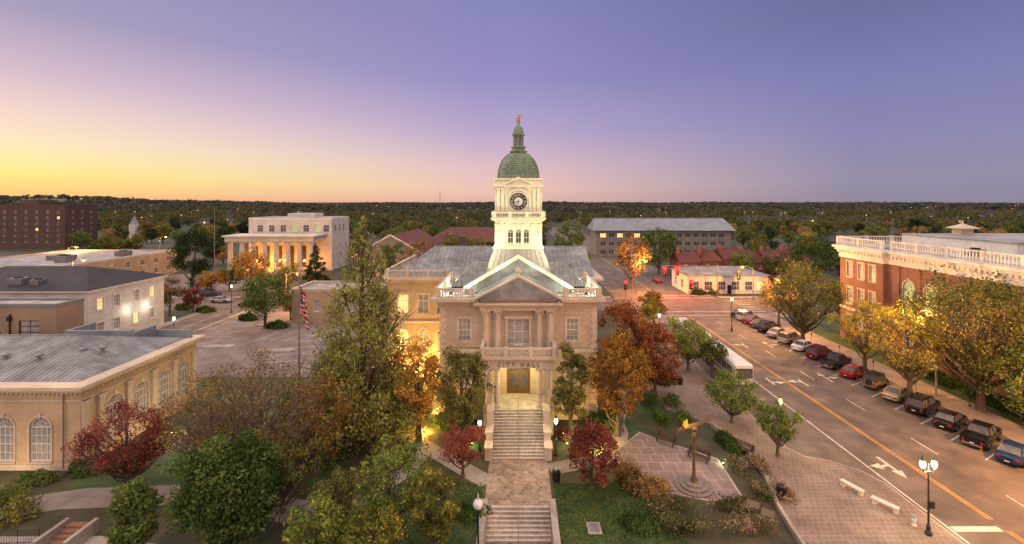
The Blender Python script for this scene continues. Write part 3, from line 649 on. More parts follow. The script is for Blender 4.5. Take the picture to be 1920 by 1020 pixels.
for f,off,sg in ((FY(ty-K),0,1),(FYb(ty+K),0,-1),(FX(K),ty,1),(FXm(-K),ty,-1)):
    def disc(r,n0,n1,N=32,rin=0):
        d=MB(f); 
        for k in range(N):
            t0,t1=2*PI*k/N,2*PI*(k+1)/N
            d.add([(off+rr*math.cos(q),nn,24+rr*math.sin(q)) for rr in (r,rin) for q in (t0,t1) for nn in (n0,n1)],[(0,2,3,1),(1,3,7,5),(4,6,7,5)])
        return d
    cf=disc(1.24,.003,.16,rin=1.12).build('clock_frame','cream',ch)
    disc(1.19,.003,.02).build('clock_dial','dial',cf)
    disc(1.11,.022,.04,rin=.55).build('dial_ring','black',cf)
    m2=MB(f)
    for k in range(12):
        a=PI/2-2*PI*k/12; 
        textmesh(m2,rom[k],.42,.012,lambda x,y,z,a=a:(off+sg*(math.cos(a)*(.83+y)+math.sin(a)*x) ,.055+z,24+math.sin(a)*(.83+y)-math.cos(a)*x))
    m2.build('numeral','white',cf)
    for L,a,w,nm in ((.42,PI/2-2*PI*(6.72/12),.06,'hour_hand'),(.85,PI/2-2*PI*(43/60),.045,'minute_hand')):
        h=MB(f); dx,dz=sg*math.cos(a),math.sin(a); h.add([(off-dx*.15-dz*w,.085,24-dz*.15+dx*w),(off-dx*.15+dz*w,.085,24-dz*.15-dx*w),(off+dx*L+dz*w*.4,.085,24+dz*L-dx*w*.4),(off+dx*L-dz*w*.4,.085,24+dz*L+dx*w*.4)],[(0,1,2,3)]); h.build(nm,'black',cf)
# dome
prof=[(2.78,26.95),(2.84,27.2)]+[(2.80*math.cos(t)**.86,27.2+3.35*math.sin(t)) for t in np.linspace(0,1.32,14)]
mb=MB(); mb.lathe(0,ty,prof,32); dm=mb.build('dome','dome',ch,smooth=True)
for k in range(8):
    a=PI/8+k*PI/4; mb=MB(); mb.tube([((r+.02)*math.cos(a),ty+(r+.02)*math.sin(a),z) for r,z in prof],[.11]*2+[.11-.004*i for i in range(14)],6); mb.build('rib','verd',dm)
mb=MB(); mb.lathe(0,ty,[(2.9,26.95),(2.95,27.05),(2.86,27.15),(2.8,27.15)],32); mb.build('dome_ring','verd',dm)
mb=MB(); mb.lathe(0,ty,[(.95,30.4),(1.15,30.55),(1.15,30.7),(.8,30.75),(.8,31.0),(1.0,31.1),(1.0,31.25),(.7,31.3),(.55,31.4)],16)
for k in range(8):
    a=k*PI/4; mb.lathe(.6*math.cos(a),ty+.6*math.sin(a),[(.12,31.3),(.09,31.6),(.09,32.6),(.13,32.75)],6)
mb.lathe(0,ty,[(.36,31.3),(.36,32.7),(.8,32.75),(.88,32.9),(.7,33.0),(.7,33.15)],16); mb.build('lantern','verd',ch,smooth=False)
mb=MB(); mb.lathe(0,ty,[(.68,33.15),(.66,33.4),(.55,33.75),(.35,34.0),(.15,34.15),(.12,34.35)],16); mb.build('cupola','verd',ch,smooth=True)
sg_=MB(); sg_.lathe(0,ty,[(.16,34.35),(.26,34.5),(.2,34.8),(.13,35.05),(.16,35.15),(.07,35.25),(.12,35.35),(.11,35.5),(.02,35.6)],8); sg_.tube([(.12,ty,35.1),(.4,ty,35.35),(.45,ty,35.6)],[.06,.045,.03],5); sg_.tube([(-.12,ty,35.1),(-.32,ty,34.9),(-.3,ty,34.6)],[.06,.045,.04],5); sg_.build('statue','gold',ch,smooth=True)
for x,y in ((-4.6,50.7),(4.6,50.7),(-7.6,51.2),(7.6,51.2)):
    mb=MB(); mb.box(x-.2,x+.2,y-.12,y+.12,13.5,13.85); mb.build('floodlight','black',ch)
FL=(.98,1,.62)
for x in (-7.4,7.4): light(ch,(x,51.6,14.6),2300,FL,.3,'SPOT',(0,58,23.5),52,'flood_light')
for x in (-5.2,5.2): light(ch,(x,55.0,16.6),420,FL,.2,'SPOT',(0,57,18),90,'flood_light')
for x in (-8.0,8.0): light(ch,(x,51.2,14.0),420,(1,.97,.66),.15)
for x in (-8.0,8.0): light(ch,(x,57,14.3),260,(1,.97,.66),.15)
for x in (-5.4,5.4): light(ch,(x,50.7,14.3),170,(1,.97,.66),.15)
for x in (-1.8,1.8): light(ch,(x,50.6,16.6),120,(1,.97,.66),.15)
for x in (-13,13): light(ch,(x,62,17.0),1200,FL,.3,'SPOT',(0,60,23),50,'flood_light')
light(ch,(-3.3,ty-3.7,18.7),30,FL,.2); light(ch,(3.3,ty-3.7,18.7),30,FL,.2)
for x,y,p in ((-14.4,59.2,2800),(-10.8,58.8,2800)): light(ch,(x,y,1.2),p,(1,.56,.13),.3)
# ================================================================ OTHER BUILDINGS
def bld(name,label,cat,x0,x1,y0,y1,z1,wm,ops,fm='white',surround=None,roof='white_roof',parapet=.6,nx=2,nz=3,trim=None,dep=.2,sill=True):
    t=T(name,label,cat,((x0+x1)/2,(y0+y1)/2,0)); mb=MB()
    for k,f,a,b in (('F',FY(y0),x0,x1),('B',FYb(y1),x0,x1),('R',FX(x1),y0,y1),('L',FXm(x0),y0,y1)):
        o=ops.get(k,[]); mb.f=f; wall(mb,a,b,0,z1,[q[:5] for q in o])
        for q in o: window(t,f,q[0],q[1],q[2],q[3],arch=q[4] if len(q)>4 else False,g=q[5] if len(q)>5 else 'glass',fm=fm,nx=nx,nz=nz,surround=surround,dep=dep,sill=sill)
    mb.f=None; mb.build('wall',wm,t)
    if parapet:
        mb=MB(); w=.35
        for a,b,c,d in ((x0-.05,x1+.05,y0-.05,y0+w),(x0-.05,x1+.05,y1-w,y1+.05),(x0-.05,x0+w,y0+w,y1-w),(x1-w,x1+.05,y0+w,y1-w)): mb.box(a,b,c,d,z1-.05,z1+parapet)
        mb.build('parapet',trim or fm,t); mb=MB(); mb.box(x0+w,x1-w,y0+w,y1-w,z1-.1,z1+.1); mb.build('roof',roof,t)
    return t
def units(t,spots,z,m='grey'):
    for x,y,w,d,h in spots:
        mb=MB(); mb.box(x-w/2,x+w/2,y-d/2,y+d/2,z+.15,z+h); mb.box(x-w/2+.1,x+w/2-.1,y-d/2+.1,y+d/2-.1,z,z+.15)
        for k in range(4): zz=z+.3+k*(h-.4)/4; mb.box(x-w/2-.03,x+w/2+.03,y-d/2-.03,y+d/2+.03,zz,zz+.06)
        u=mb.build('rooftop_unit',m,t); f=MB(); f.lathe(x,y,[(min(w,d)*.35,z+h),(min(w,d)*.35,z+h+.18),(min(w,d)*.2,z+h+.18)],12); f.build('fan','dark',u)
FA=[(-42.8,1.9,.7,4.7,True,'curtain'),(-46.1,1.9,.7,4.7,True,'curtain'),(-49.5,1.9,.7,4.7,True,'curtain'),(-52.9,1.9,.7,4.7,True)]
RA=[(y,1.7,1.3,5.3,True,'curtain') for i,y in enumerate((44.0,47.1,50.2,53.0))]
A=bld('brick_annex','one storey tan brick annex with arched windows and grey metal roof at bottom left','building',-62,-39.2,40.6,55,6.9,'tanbrick',{'F':FA,'R':RA},surround='annextrim',parapet=0,nx=4,nz=4)
mb=MB(); slabs(mb,-62,-39.2,40.6,55,[(6.1,6.25,.1),(6.9,7.1,.25),(7.1,7.3,.5),(7.3,7.62,.75)])
for f,a,b_ in ((FY(40.6),-62,-39.3),(FX(-39.2),40.7,55)): dentils(mb,a,b_,6.72,6.9,f,.4,.2,.18)
mb.build('cornice','annextrim',A)
for y in (40.95,42.5,45.55,48.65,51.6,54.6):
    mb=MB(); mb.box(-39.197,-38.95,y-.3,y+.3,0,6.09); mb.box(-39.197,-38.88,y-.38,y+.38,5.7,6.09); mb.build('pilaster','annextrim',A)
mb=MB(); mb.box(-62.1,-39.3,40.45,40.597,0,.5); mb.build('base_course','annextrim',A)
mb=MB(); mb.tube([(-40.6,40.45,6.9),(-40.6,40.45,.2)],.06,6); mb.build('downpipe','grey',A)
mb=MB(); hiproof(mb,-62,-39.9,41.2,54.4,7.64,9.9,6.6,6.6,ribs=.5,rr=.045); mb.build('roof','grey_roof',A)
for q in ((-47.5,-39.4,54.5,54.8,7.63,8.6),(-51,-43.5,50.9,51.2,8.2,9.5),(-43.8,-43.5,51.2,54.45,7.8,9.2),(-51,-50.7,51.2,54.45,7.8,9.5)):
    mb=MB(); mb.box(*q); mb.build('roof_parapet','blue_roof',A)
for x,y in ((-50,44.2),(-46.5,44.0),(-44,45.8),(-52.8,44.5),(-42.5,46.4)):
    mb=MB(); mb.lathe(x,y,[(.14,7.9),(.14,8.95),(.34,9.0),(.34,9.15),(.05,9.3)],10); mb.build('roof_vent','grey',A)
Bd=bld('tan_brick_block','dark tan brick flat roofed block behind the annex at the left edge','building',-88,-57.5,56.4,60,10.9,'darktan',{'F':[(-60.9,2.6,7.0,9.2,False,'curtain'),(-65.0,1.2,4.8,7.8),(-69.5,1.2,4.8,7.8)]},parapet=.35,trim='grey',fm='black')
mb=MB(); mb.tube([(-63.2,56.3,10),(-63.2,56.3,0)],.09,6); mb.box(-63.4,-63.0,56.1,56.39,9.2,9.7); mb.build('downpipe','black',Bd)
CF=[(x,1.2,z,z+1.9,False,'lit' if (i+j)%4==0 else 'glass') for i,x in enumerate((-71.5,-74.5,-78,-82,-86,-90)) for j,z in enumerate((2.2,6.2))]
CR=[(y,1.2,z,z+1.9,False,'lit' if (i,j) in((0,1),(2,0),(3,1)) else 'curtain') for i,y in enumerate((74.6,77.6,81.6,85.2)) for j,z in enumerate((2.2,6.2))]
Cb=bld('white_office','white painted two storey office with dark hipped roof at left','building',-98,-68.8,72.5,88,9.3,'whitewall',{'F':CF,'R':CR},parapet=0,surround='white')
mb=MB(); slabs(mb,-98,-68.8,72.5,88,[(9.3,9.5,.15),(9.5,9.75,.45)]); mb.build('eave','white',Cb)
mb=MB(); hiproof(mb,-98.5,-68.3,72,88.5,9.76,12.6,8,8,ribs=0); mb.build('roof','dark_roof',Cb)
units(Cb,[(-82,74.4,2.4,1.6,1.2),(-78.6,74.2,1.4,1.4,1.0)],10.3,'grey')
for y in (79.6,83.6):
    mb=MB(); mb.box(-68.78,-68.45,y-.2,y+.2,4.9,5.2); w=mb.build('wall_lamp','warmlamp',Cb); light(Cb,(-67.6,y,4.9),110,(1,.90,.68),.1)
DR=[(y,1.6,z,z+1.5) for y in np.arange(114,152,5.2) for z in (1.2,4.4)]
Dd=bld('long_office_wing','long low tan office with pale flat roof behind the white office','building',-152,-116,110,154,7.2,'orangewall',{'R':[q+(False,'glass') for q in DR],'F':[(x,1.6,z,z+1.5,False,'glass') for x in np.arange(-149,-117,5) for z in (1.2,4.4)]},trim='trim',parapet=.5,nz=2)
units(Dd,[(-125,125,3,3,1.8),(-131,130,6,3,1.4),(-122,140,3,3,1.5)],7.3)
D2=bld('dark_roof_shop','small grey building with bluish roof at far left edge','building',-140,-121,95,106,4.8,'darktan',{'F':[(x,2,1,3) for x in (-137,-132,-127,-123)]},parapet=.3,trim='grey',roof='blue_roof')
E=bld('white_courthouse','white courthouse with orange lit colonnade and set back upper storey','courthouse',-94,-65,158,174,17.6,'ivory',{'F':[(x,2.0,13.4,15.8,False,'litg' if x in(-78,-70) else 'glass') for x in (-90,-86,-82,-78,-74,-70,-67)],'R':[(y,1.6,13.4,15.8) for y in (161,165,169)]},parapet=.8)
mb=MB(); mb.box(-96,-67,148,158,11.0,12.4); mb.box(-96.6,-66.4,147.4,157.9,12.4,12.9); mb.build('portico_roof','ivory',E)
for x in np.linspace(-94.8,-68.2,8):
    mb=MB(); column(mb,x,149.2,.6,11.0,.75,12); mb.build('column','ivory',E)
mb=MB(); mb.box(-96,-67,147.6,158,0,.6); mb.build('terrace','conc',E)
mb=MB(); mb.box(-84,-74,165,172,18.3,19.7); mb.build('penthouse','ivory',E)
for x,p in ((-93,3000),(-85,2400),(-76,1200),(-69,900)): light(E,(x,154.5,3),p,(1,.36,.05),.4)
for x in np.arange(-93,-68,4.2): mb=MB(); mb.box(x,x+2.2,157.8,157.99,1.2,8.5); mb.build('ground_floor_window','glass',E)
Fo=[(x,1.6,z,z+1.5,False,'lit' if random.random()<.08 else 'glass') for x in np.arange(-296,-234,5.5) for z in np.arange(3,21,3)]
Fd=bld('brick_apartment_tower','tall dark brown brick apartment block on the far left skyline','building',-300,-232,232,250,22,'brownbrick',{'F':Fo,'R':[(y,1.5,z,z+1.5) for y in (236,241,246) for z in np.arange(3,21,3)]},parapet=.5,trim='brownbrick',nz=1,sill=False)
mb=MB(); mb.box(-262,-252,238,246,22.1,25.0); mb.build('penthouse','brownbrick',Fd)
Gd=bld('gabled_hall','tan gabled hall with dark red roof behind city hall','building',-42,-24,118,150,9.6,'trim',{'F':[(-33,3,4,8,True),(-38,1.6,4,7.5,True),(-28,1.6,4,7.5,True)]},parapet=0)
mb=MB(); hiproof(mb,-43,-23,117,150,9.4,15.2,0,0,ribs=0,axis='y'); mb.build('roof','red_roof',Gd)
mb=MB(); mb.add([(-42.6,116.9,9.5),(-23.4,116.9,9.5),(-33,116.9,15.0)],[(0,1,2)]); mb.build('pediment_face','tanwall',Gd)
mb=MB()
for s in (-1,1): mb.tube([(-33+s*10,116.85,9.5),(-33,116.85,15.3)],.3,4)
mb.build('rake_trim','trim',Gd)
G2=bld('red_roof_hall','long hall with dull red hipped roof behind the clock tower','building',-30,0,152,170,10.5,'brownbrick',{'F':[(x,1.4,6,8.5) for x in (-27,-22,-17,-12,-7)]},parapet=0)
mb=MB(); hiproof(mb,-32,2,150.5,171,10.5,15.0,8,8,ribs=0); mb.build('roof','red_roof',G2)
Hd=bld('long_metal_roof_office','long office block with blue grey metal roof right of the tower','building',34,93,198,214,11.4,'tanwall',{'F':[(x,2.6,z,z+1.9,False,'lit' if z>8 and x<60 and i%2==0 else 'glass') for i,x in enumerate(np.arange(37,92,3.7)) for z in (1,4.6,8.3)]},parapet=0,nz=1,nx=2,sill=False)
mb=MB(); hiproof(mb,32.5,94.5,196.5,215.5,11.4,16.4,1.5,1.5,ribs=1.5,rr=.06); mb.build('roof','blue_roof',Hd)
for i in range(6):
    x0=50+i*6.7; zt=5.2+.5*(i%3); 
    t=bld('row_house','red roofed brick row house, '+['first','second','third','fourth','fifth','sixth'][i]+' from the left in its row','house',x0,x0+6.5,140,150,zt,'redbrick',{'F':[(x0+1.7,1.1,3.3,4.8,False,'curtain'),(x0+4.6,1.1,3.3,4.8,False,'glass'),(x0+1.7,1.1,.9,2.6,False,'glass')]},parapet=0)
    mb=MB(); mb.f=FY(140); mb.box(x0+4,x0+5.1,.003,.05,0,2.2); mb.build('door','dark',t)
    mb=MB(); 
    if i%2: hiproof(mb,x0-.2,x0+6.7,139.5,150.5,zt,zt+3.2,0,0,ribs=0,axis='y'); mb.add([(x0,139.45,zt),(x0+6.5,139.45,zt),(x0+3.25,139.45,zt+3.0)],[(0,1,2)],1)
    else: hiproof(mb,x0-.2,x0+6.7,139.5,150.5,zt,zt+2.8,0.01,0.01,ribs=.9)
    mb.build('roof',['red_roof','redbrick'],t)
    mb=MB(); mb.box(x0+.3,x0+1.2,144,145,zt+1,zt+4.2); mb.build('chimney','redbrick',t)
Jd=bld('white_shop','low white shop with grey low pitched roof and lit windows across the junction','shop',44,65,118,130,4.8,'white',{'F':[(x,2.0,.9,3.2,False,'lit' if x>60 else 'glass') for x in (46,49.5,53,56.5,60,63)],'L':[(y,2,.9,3.2,False) for y in (122,127)]},parapet=0,nx=3,nz=2)
mb=MB(); hiproof(mb,43.4,65.6,117.4,130.6,4.8,6.4,5,5,ribs=0); mb.build('roof','grey_roof',Jd)
mb=MB(); mb.box(54.4,55.4,117.85,117.99,0,2.3); mb.build('door','dark',Jd); light(Jd,(61,116,3.2),80,(1,.8,.5),.2)
Sd=bld('garden_annex','small tan building with pale trim behind the tall cypress','building',-45,-27.5,90,99,6.2,'orangewall',{'F':[(x,1.2,2.2,4.4,False,'curtain') for x in (-43,-40,-36.5,-33,-30)]},parapet=.5,trim='trim')
# K big brick
KL=[]
for y in (73.6,76,78.6):
    for z,zz in ((1.6,4.4),(6.4,9.2),(11.0,13.6)): KL.append((y,1.3,z,zz,False,'curtain'))
Kt=T('brick_city_building','large red brick building with white cornice and roof balustrade on the right','building',(75,55,0))
mb=MB(); mb.f=FXm(57.5); wall(mb,71.5,81,0,14.4,[q[:5] for q in KL]); mb.f=FY(71.5); wall(mb,57.5,58.2,0,14.4,[]); mb.f=FYb(81); wall(mb,57.5,100,0,14.4,[(x,1.4,z,z+2.6) for x in (61,66,71,76) for z in (1.6,6.4,11)])
K2=[(y,1.9,7.2,12.2,True,'litg' if y>61 else 'glass') for y in np.arange(28,71,3.6)]+[(y,1.4,1.6,4.6,False,'curtain') for y in np.arange(28,71,3.6)]
mb.f=FXm(58.2); wall(mb,24,71.5,0,14.4,[q[:5] for q in K2]); mb.f=None; mb.add([(58.2,24,0),(100,24,0),(100,24,14.4),(58.2,24,14.4)],[(0,1,2,3)]); mb.add([(100,24,0),(100,81,0),(100,81,14.4),(100,24,14.4)],[(0,1,2,3)]); mb.build('wall','redbrick',Kt)
for q in KL: window(Kt,FXm(57.5),q[0],q[1],q[2],q[3],g=q[5],surround='trim',nx=3,nz=4)
for q in K2: window(Kt,FXm(58.2),q[0],q[1],q[2],q[3],arch=q[4],g=q[5],surround='trim',nx=3,nz=4)
mb=MB(); mb.box(57.38,57.497,71.4,81,5.3,5.7); mb.build('belt_course','white',Kt); mb=MB(); mb.box(58.08,58.197,24,71.35,5.3,5.7); mb.build('belt_course','white',Kt)
mb=MB()
for z0,z1,o in ((14.2,15.1,.14),(15.1,15.5,.35),(15.5,15.9,.6),(15.9,16.3,.9)):
    mb.box(57.5-o,100,71.5-o,81+o,z0,z1); mb.box(58.2-o,100,24,71.5-o-.003,z0,z1)
dentils(mb,71.5,81,15.12,15.48,FXm(57.15),.7,.25,.35); dentils(mb,24,71.1,15.12,15.48,FXm(57.85),.7,.25,.35)
mb.build('cornice','white',Kt)
balparts(Kt,'roof_balustrade','white',[((57.3,71.2),(57.3,81.4)),((58.0,24),(58.0,70.5)),((57.9,81.4),(90,81.4))],16.32,1.5,.42,4.6,.12)
for y in np.arange(26.2,71,3.6):
    mb=MB(); mb.box(58.0,58.197,y-.3,y+.3,5.75,14.15); mb.box(57.9,58.197,y-.4,y+.4,13.6,14.18); mb.build('pilaster','redbrick',Kt)
mb=MB(); mb.box(59,99,25,80.8,16.31,16.5); mb.build('roof','white_roof',Kt)
mb=MB(); mb.box(66,98,60,78,16.5,18.4); mb.build('penthouse','white',Kt); mb=MB(); mb.box(65.8,98.2,59.8,78.2,18.4,18.55); mb.build('penthouse_roof','white_roof',Kt)
mb=MB(); mb.box(72.0,74.0,73.7,75.3,18.5,19.6); mb.lathe(73,74.5,[(2.1,19.6),(2.0,19.72),(.6,20.2),(.15,20.4),(.1,20.9)],4,rot=PI/4); mb.build('cupola','trim',Kt)
units(Kt,[(70,55,3,2.5,1.5),(80,50,4,2.5,1.6),(62.5,62,1.5,1.5,1)],16.5)
st_=T('church_steeple','small white church steeple among the far left trees','steeple',(AT(252,300),300,0)); mb=MB(); x=st_.location.x; mb.box(x-2,x+2,298,302,0,9); mb.build('base','white',st_); mb=MB(); mb.lathe(x,300,[(2.6,9),(.15,14.5)],4,rot=PI/4); mb.build('spire','white_roof',st_)
ms=T('radio_mast','thin lattice radio mast on the horizon left of the dome','mast',(AT(825,1500),1500,0)); mb=MB(); x=ms.location.x
for a in (0,2,4): mb.tube([(x+math.cos(a)*1.2,1500+math.sin(a)*1.2,0),(x,1500,66)],.35,3)
mb.build('lattice','grey',ms)
for i in range(22):
    Y=random.uniform(380,680); px=random.uniform(1390,1915) if i<15 else random.uniform(120,760); x=AT(px,Y); z=hz(x,Y)
    t=T('distant_house','tiny house with a lit window among the far '+('right' if px>1000 else 'left')+' woods','house',(x,Y,z),0,'distant houses in the '+('right' if px>1000 else 'left')+' woods')
    mb=MB(); mb.box(x-4.5,x+4.5,Y-3,Y+3,z,z+8); mb.build('wall','tanwall',t)
    mb=MB(); hiproof(mb,x-5,x+5,Y-3.5,Y+3.5,z+8,z+10.5,0.1,.1,ribs=0); mb.build('roof','dark_roof',t)
    mb=MB(); mb.box(x-.8,x+.6,Y-3.1,Y-3.003,z+6,z+7.4); mb.build('window','sodium_far' if i%3==0 else 'lit',t)
for i in range(34):
    Y=random.uniform(260,900); px=random.uniform(1120,1915) if i%2 else random.uniform(20,900); x=AT(px,Y); z=hz(x,Y); sd='right' if px>1000 else 'left'
    t=T('distant_street_light','tiny amber street light among the far %s trees'%sd,'street light',(x,Y,z),0,'distant amber street lights on the '+sd); hh=14
    mb=MB(); mb.tube([(0,0,0),(0,0,hh)],[.15,.1],5); mb.build('pole','grey',t,world=False)
    r=.26+Y*.0005; mb=MB(); mb.lathe(0,0,[(r*.4,hh),(r,hh+r*.5),(r*.8,hh+r),(.05,hh+r*1.3)],8); mb.build('lamp_head','sodium_far',t,world=False)
print('buildings ok')
# ================================================================ STREET FURNITURE
def globe_lamp(label,x,y,h,on=True,power=60,z=0,twin=False,r=.2,group=None):
    t=T('street_lamp',label,'street lamp',(x,y,z),0,group)
    mb=MB(); mb.lathe(0,0,[(.22,0),(.22,.15),(.12,.35),(.14,.6),(.07,.75),(.055,h-.5),(.09,h-.45),(.05,h-.35)],10); mb.build('post','black',t,world=False)
    offs=[(-.42,0),(.42,0)] if twin else [(0,0)]
    if twin:
        mb=MB(); mb.tube([(-.42,0,h-.25),(-.3,0,h-.5),(0,0,h-.42),(.3,0,h-.5),(.42,0,h-.25)],.035,6); mb.tube([(0,0,h-.4),(0,0,h+.15)],[.04,.01],6); mb.build('bracket','black',t,world=False)
        mb=MB(); mb.box(.1,.4,-.08,.08,1.9,2.35); mb.tube([(0,0,2.3),(.2,0,2.3)],.025,5); mb.build('sign_box','black',t,world=False)
    for ox,oy in offs:
        zb=h-.25 if twin else h-.35
        mb=MB(); mb.lathe(ox,oy,[(.07,zb),(r*.8,zb+.12),(r,zb+.35),(r*.75,zb+.55),(.08,zb+.62)],12); g_=mb.build('globe','globe_on' if on else 'globe_off',t,smooth=True,world=False)
        mb=MB()
        if on: mb.lathe(ox,oy,[(r*.7,zb+.585),(r*.55,zb+.68),(.04,zb+.78),(.01,zb+.92)],8)
        else: mb.lathe(ox,oy,[(.08,zb+.62),(.06,zb+.7),(.03,zb+.95),(.01,zb+1.1)],8)
        mb.build('finial','black' if on else 'globe_off',g_,world=False)
    if on: light(t,(x,y-.3,z+h-.1),power,(1,.76,.38),.25)
    return t
globe_lamp('lit globe lamp on the left of the upper stairs',-3.65,42.9,3.1,power=150)
globe_lamp('lit globe lamp on the right of the upper stairs',3.55,42.9,3.3,power=150)
globe_lamp('twin globe black street lamp by the hydrant at lower right',29.4,32.5,5.0,power=1000,twin=True,z=.12,r=.2)
globe_lamp('unlit white globe lamp beside the lower steps',-2.72,30.6,3.6,on=False,r=.36)
globe_lamp('single globe lamp on the brick pavement beside the bus bay',AT(1463,45.5),45.5,3.9,power=450,z=.12)
globe_lamp('globe lamp at the far end of the bus bay kerb',AT(1372,84),84,6,power=600)
globe_lamp('globe lamp beside the left parking lot entrance',AT(326,70),70,6,power=500)
globe_lamp('globe lamp at the far corner of the left parking lot',AT(434,98),98,5.8,power=500)
globe_lamp('small globe lamp beside the red maples right of city hall',AT(1236,78),78,4.5,power=300)
def cobra(label,x,y,h,power,dx=1,z=0,arm=2.2):
    t=T('sodium_street_light',label,'street light',(x,y,z)); mb=MB(); mb.tube([(0,0,0),(0,0,h*.5),(0,0,h)],[.13,.10,.07],8); mb.build('pole','grey',t,world=False)
    mb=MB(); mb.tube([(0,0,h-.6),(dx*arm*.5,0,h+.1),(dx*arm,0,h+.2)],.05,6); a=mb.build('arm','grey',t,world=False)
    mb=MB(); mb.tube([(dx*arm,0,h+.2),(dx*(arm+.35),0,h+.22),(dx*(arm+.8),0,h+.18)],[.08,.17,.08],8); hd=mb.build('lamp_head','grey',t,world=False)
    mb=MB(); mb.lathe(dx*(arm+.4),0,[(.05,h-.3),(.34,h-.2),(.42,h+.04),(.15,h+.08)],10); mb.build('lamp_lens','sodium',hd,world=False)
    light(t,(x+dx*(arm+.4),y-.1,z+h-.6),power,(1,.43,.09),.18); return t
cobra('sodium street light glowing through the trees on the right pavement',51.6,56,10.3,17000,-1,z=.12,arm=1.8)
cobra('sodium street light beyond the right edge lighting the near road',51.5,34,10.5,20000,-1,z=.12,arm=4)
cobra('sodium street light among the trees at the far end of the right pavement',51.5,84,9.5,12000,-1,z=.12,arm=3)
cobra('added sodium light out of view below the bottom edge',26,13,10,13000,1,z=.12)  # unseen lamp added to throw orange light onto the road
cobra('sodium light over the far road right of city hall',AT(1192,118),118,8.6,14000,1)
cobra('sodium light near the white shop across the junction',AT(1412,110),110,8.2,7000,-1)
cobra('sodium light behind the white office roof',AT(128,150),150,9,6000,1)
cobra('sodium light left of the courthouse',AT(300,200),200,8.5,6000,1)
cobra('sodium light in front of the courthouse colonnade',AT(516,125),125,8,7000,1)
cobra('sodium light over the left street by the white office roof',AT(136,105),105,10.5,3500,1)
cobra('sodium light on the cross street beyond the left parking lot',-52,101.5,8,7000,1)
def signal(label,x,y,z,red=True,par=None,lens='sig_red',pw=2200):
    t=T('traffic_signal',label,'traffic light',(x,y,z)); mb=MB(); mb.box(-.42,.42,-.12,.15,-1.15,1.15); mb.build('housing','black',t,world=False)
    for i,zz in enumerate((.74,0,-.74)):
        mb=MB(); mb.f=lambda u,v,w:(u,-.125-w,zz+v); mb.lathe(0,0,[(.38,0),(.36,.1),(.22,.2),(.02,.24)],14); mb.build('lens',lens if i==0 else 'sig_off',t,world=False)
    if red: light(t,(x,y-1.0,z+.7),pw,(1,.015,.015),.15)
    return t
signal('left of the pair of red traffic lights over the road',AT(1246,115),115,6.4); signal('right of the pair of red traffic lights over the road',AT(1270,115),115,6.4)
signal('red traffic light on the near left corner of the junction',AT(1173,112),112,3.4,pw=500); signal('red traffic light on the pole right of the pair',AT(1296,112),112,3.5,pw=500)
signal('dark traffic light hanging before the white shop',AT(1385,112),112,5.9,red=False,lens='sig_off')
sp=T('signal_mast','tall grey mast with long arm carrying the red traffic lights','signal mast',(50.6,115.3,0)); mb=MB(); mb.tube([(0,0,0),(0,0,7.8)],[.14,.1],8); mb.build('pole','grey',sp,world=False); mb=MB(); mb.tube([(0,0,7.5),(-8,0,7.65),(-14.5,0,7.7)],[.1,.07,.04],6); mb.build('arm','grey',sp,world=False)
for lab,px in (('post carrying the near left corner traffic light',1173),('post carrying the traffic light right of the pair',1296),('post with arm before the white shop',1385)):
    s=T('signal_post',lab,'signal post',(AT(px,112.25),112.25,0)); mb=MB(); mb.tube([(0,0,0),(0,0,6.6 if px==1385 else 4.2)],.07,8); mb.build('pole','grey',s,world=False)
for lab,px,Y,h in (('bare flagpole rising above trees left of the courthouse',402,140,22),('wooden utility pole beside the far road',1183,135,13)):
    s=T('utility_pole',lab,'pole',(AT(px,Y),Y,0)); mb=MB(); mb.tube([(0,0,0),(0,0,h)],[.16,.08],6); mb.build('shaft','grey',s,world=False)
# flag
fx,fy=AT(561,44),44
fp=T('flagpole','tall flagpole in front of the big cypress','flagpole',(fx,fy,0)); mb=MB(); mb.tube([(0,0,0),(0,0,8),(0,0,16.9)],[.11,.09,.05],8); mb.build('shaft','grey',fp,world=False); mb=MB(); mb.lathe(0,0,[(.02,16.9),(.1,17.0),(.1,17.1),(.02,17.2)],8); mb.build('ball','gold',fp,world=False)
fl=T('national_flag','limp stars and stripes flag hanging from the tall flagpole','flag',(fx,fy,11.4)); mb=MB(); nu,nv=26,16; vs=[];
for j in range(nv+1):
    for i in range(nu+1):
        t=i/nu; s=j/nv; vs.append((.08+t*.75*(.75+.35*s)+.05*math.sin(s*5+t*9),.16*math.sin(t*20+s*1.5)*(.4+s*.6),4.4-s*2.4-t*2.1*(.4+.6*s)))
fs=[];mis=[]
for j in range(nv):
    for i in range(nu):
        fs.append((j*(nu+1)+i,j*(nu+1)+i+1,(j+1)*(nu+1)+i+1,(j+1)*(nu+1)+i)); 
        mis.append(2 if (j<nv*.54 and i<nu*.42 and not (i%3==1 and j%2==1)) else (1 if (j<nv*.54 and i<nu*.42) or (int(j/nv*13)%2) else 0))
mb.add(vs,fs); mb.mi=mis; mb.build('cloth',['fl_red','fl_white','fl_blue'],fl,world=False,smooth=True)
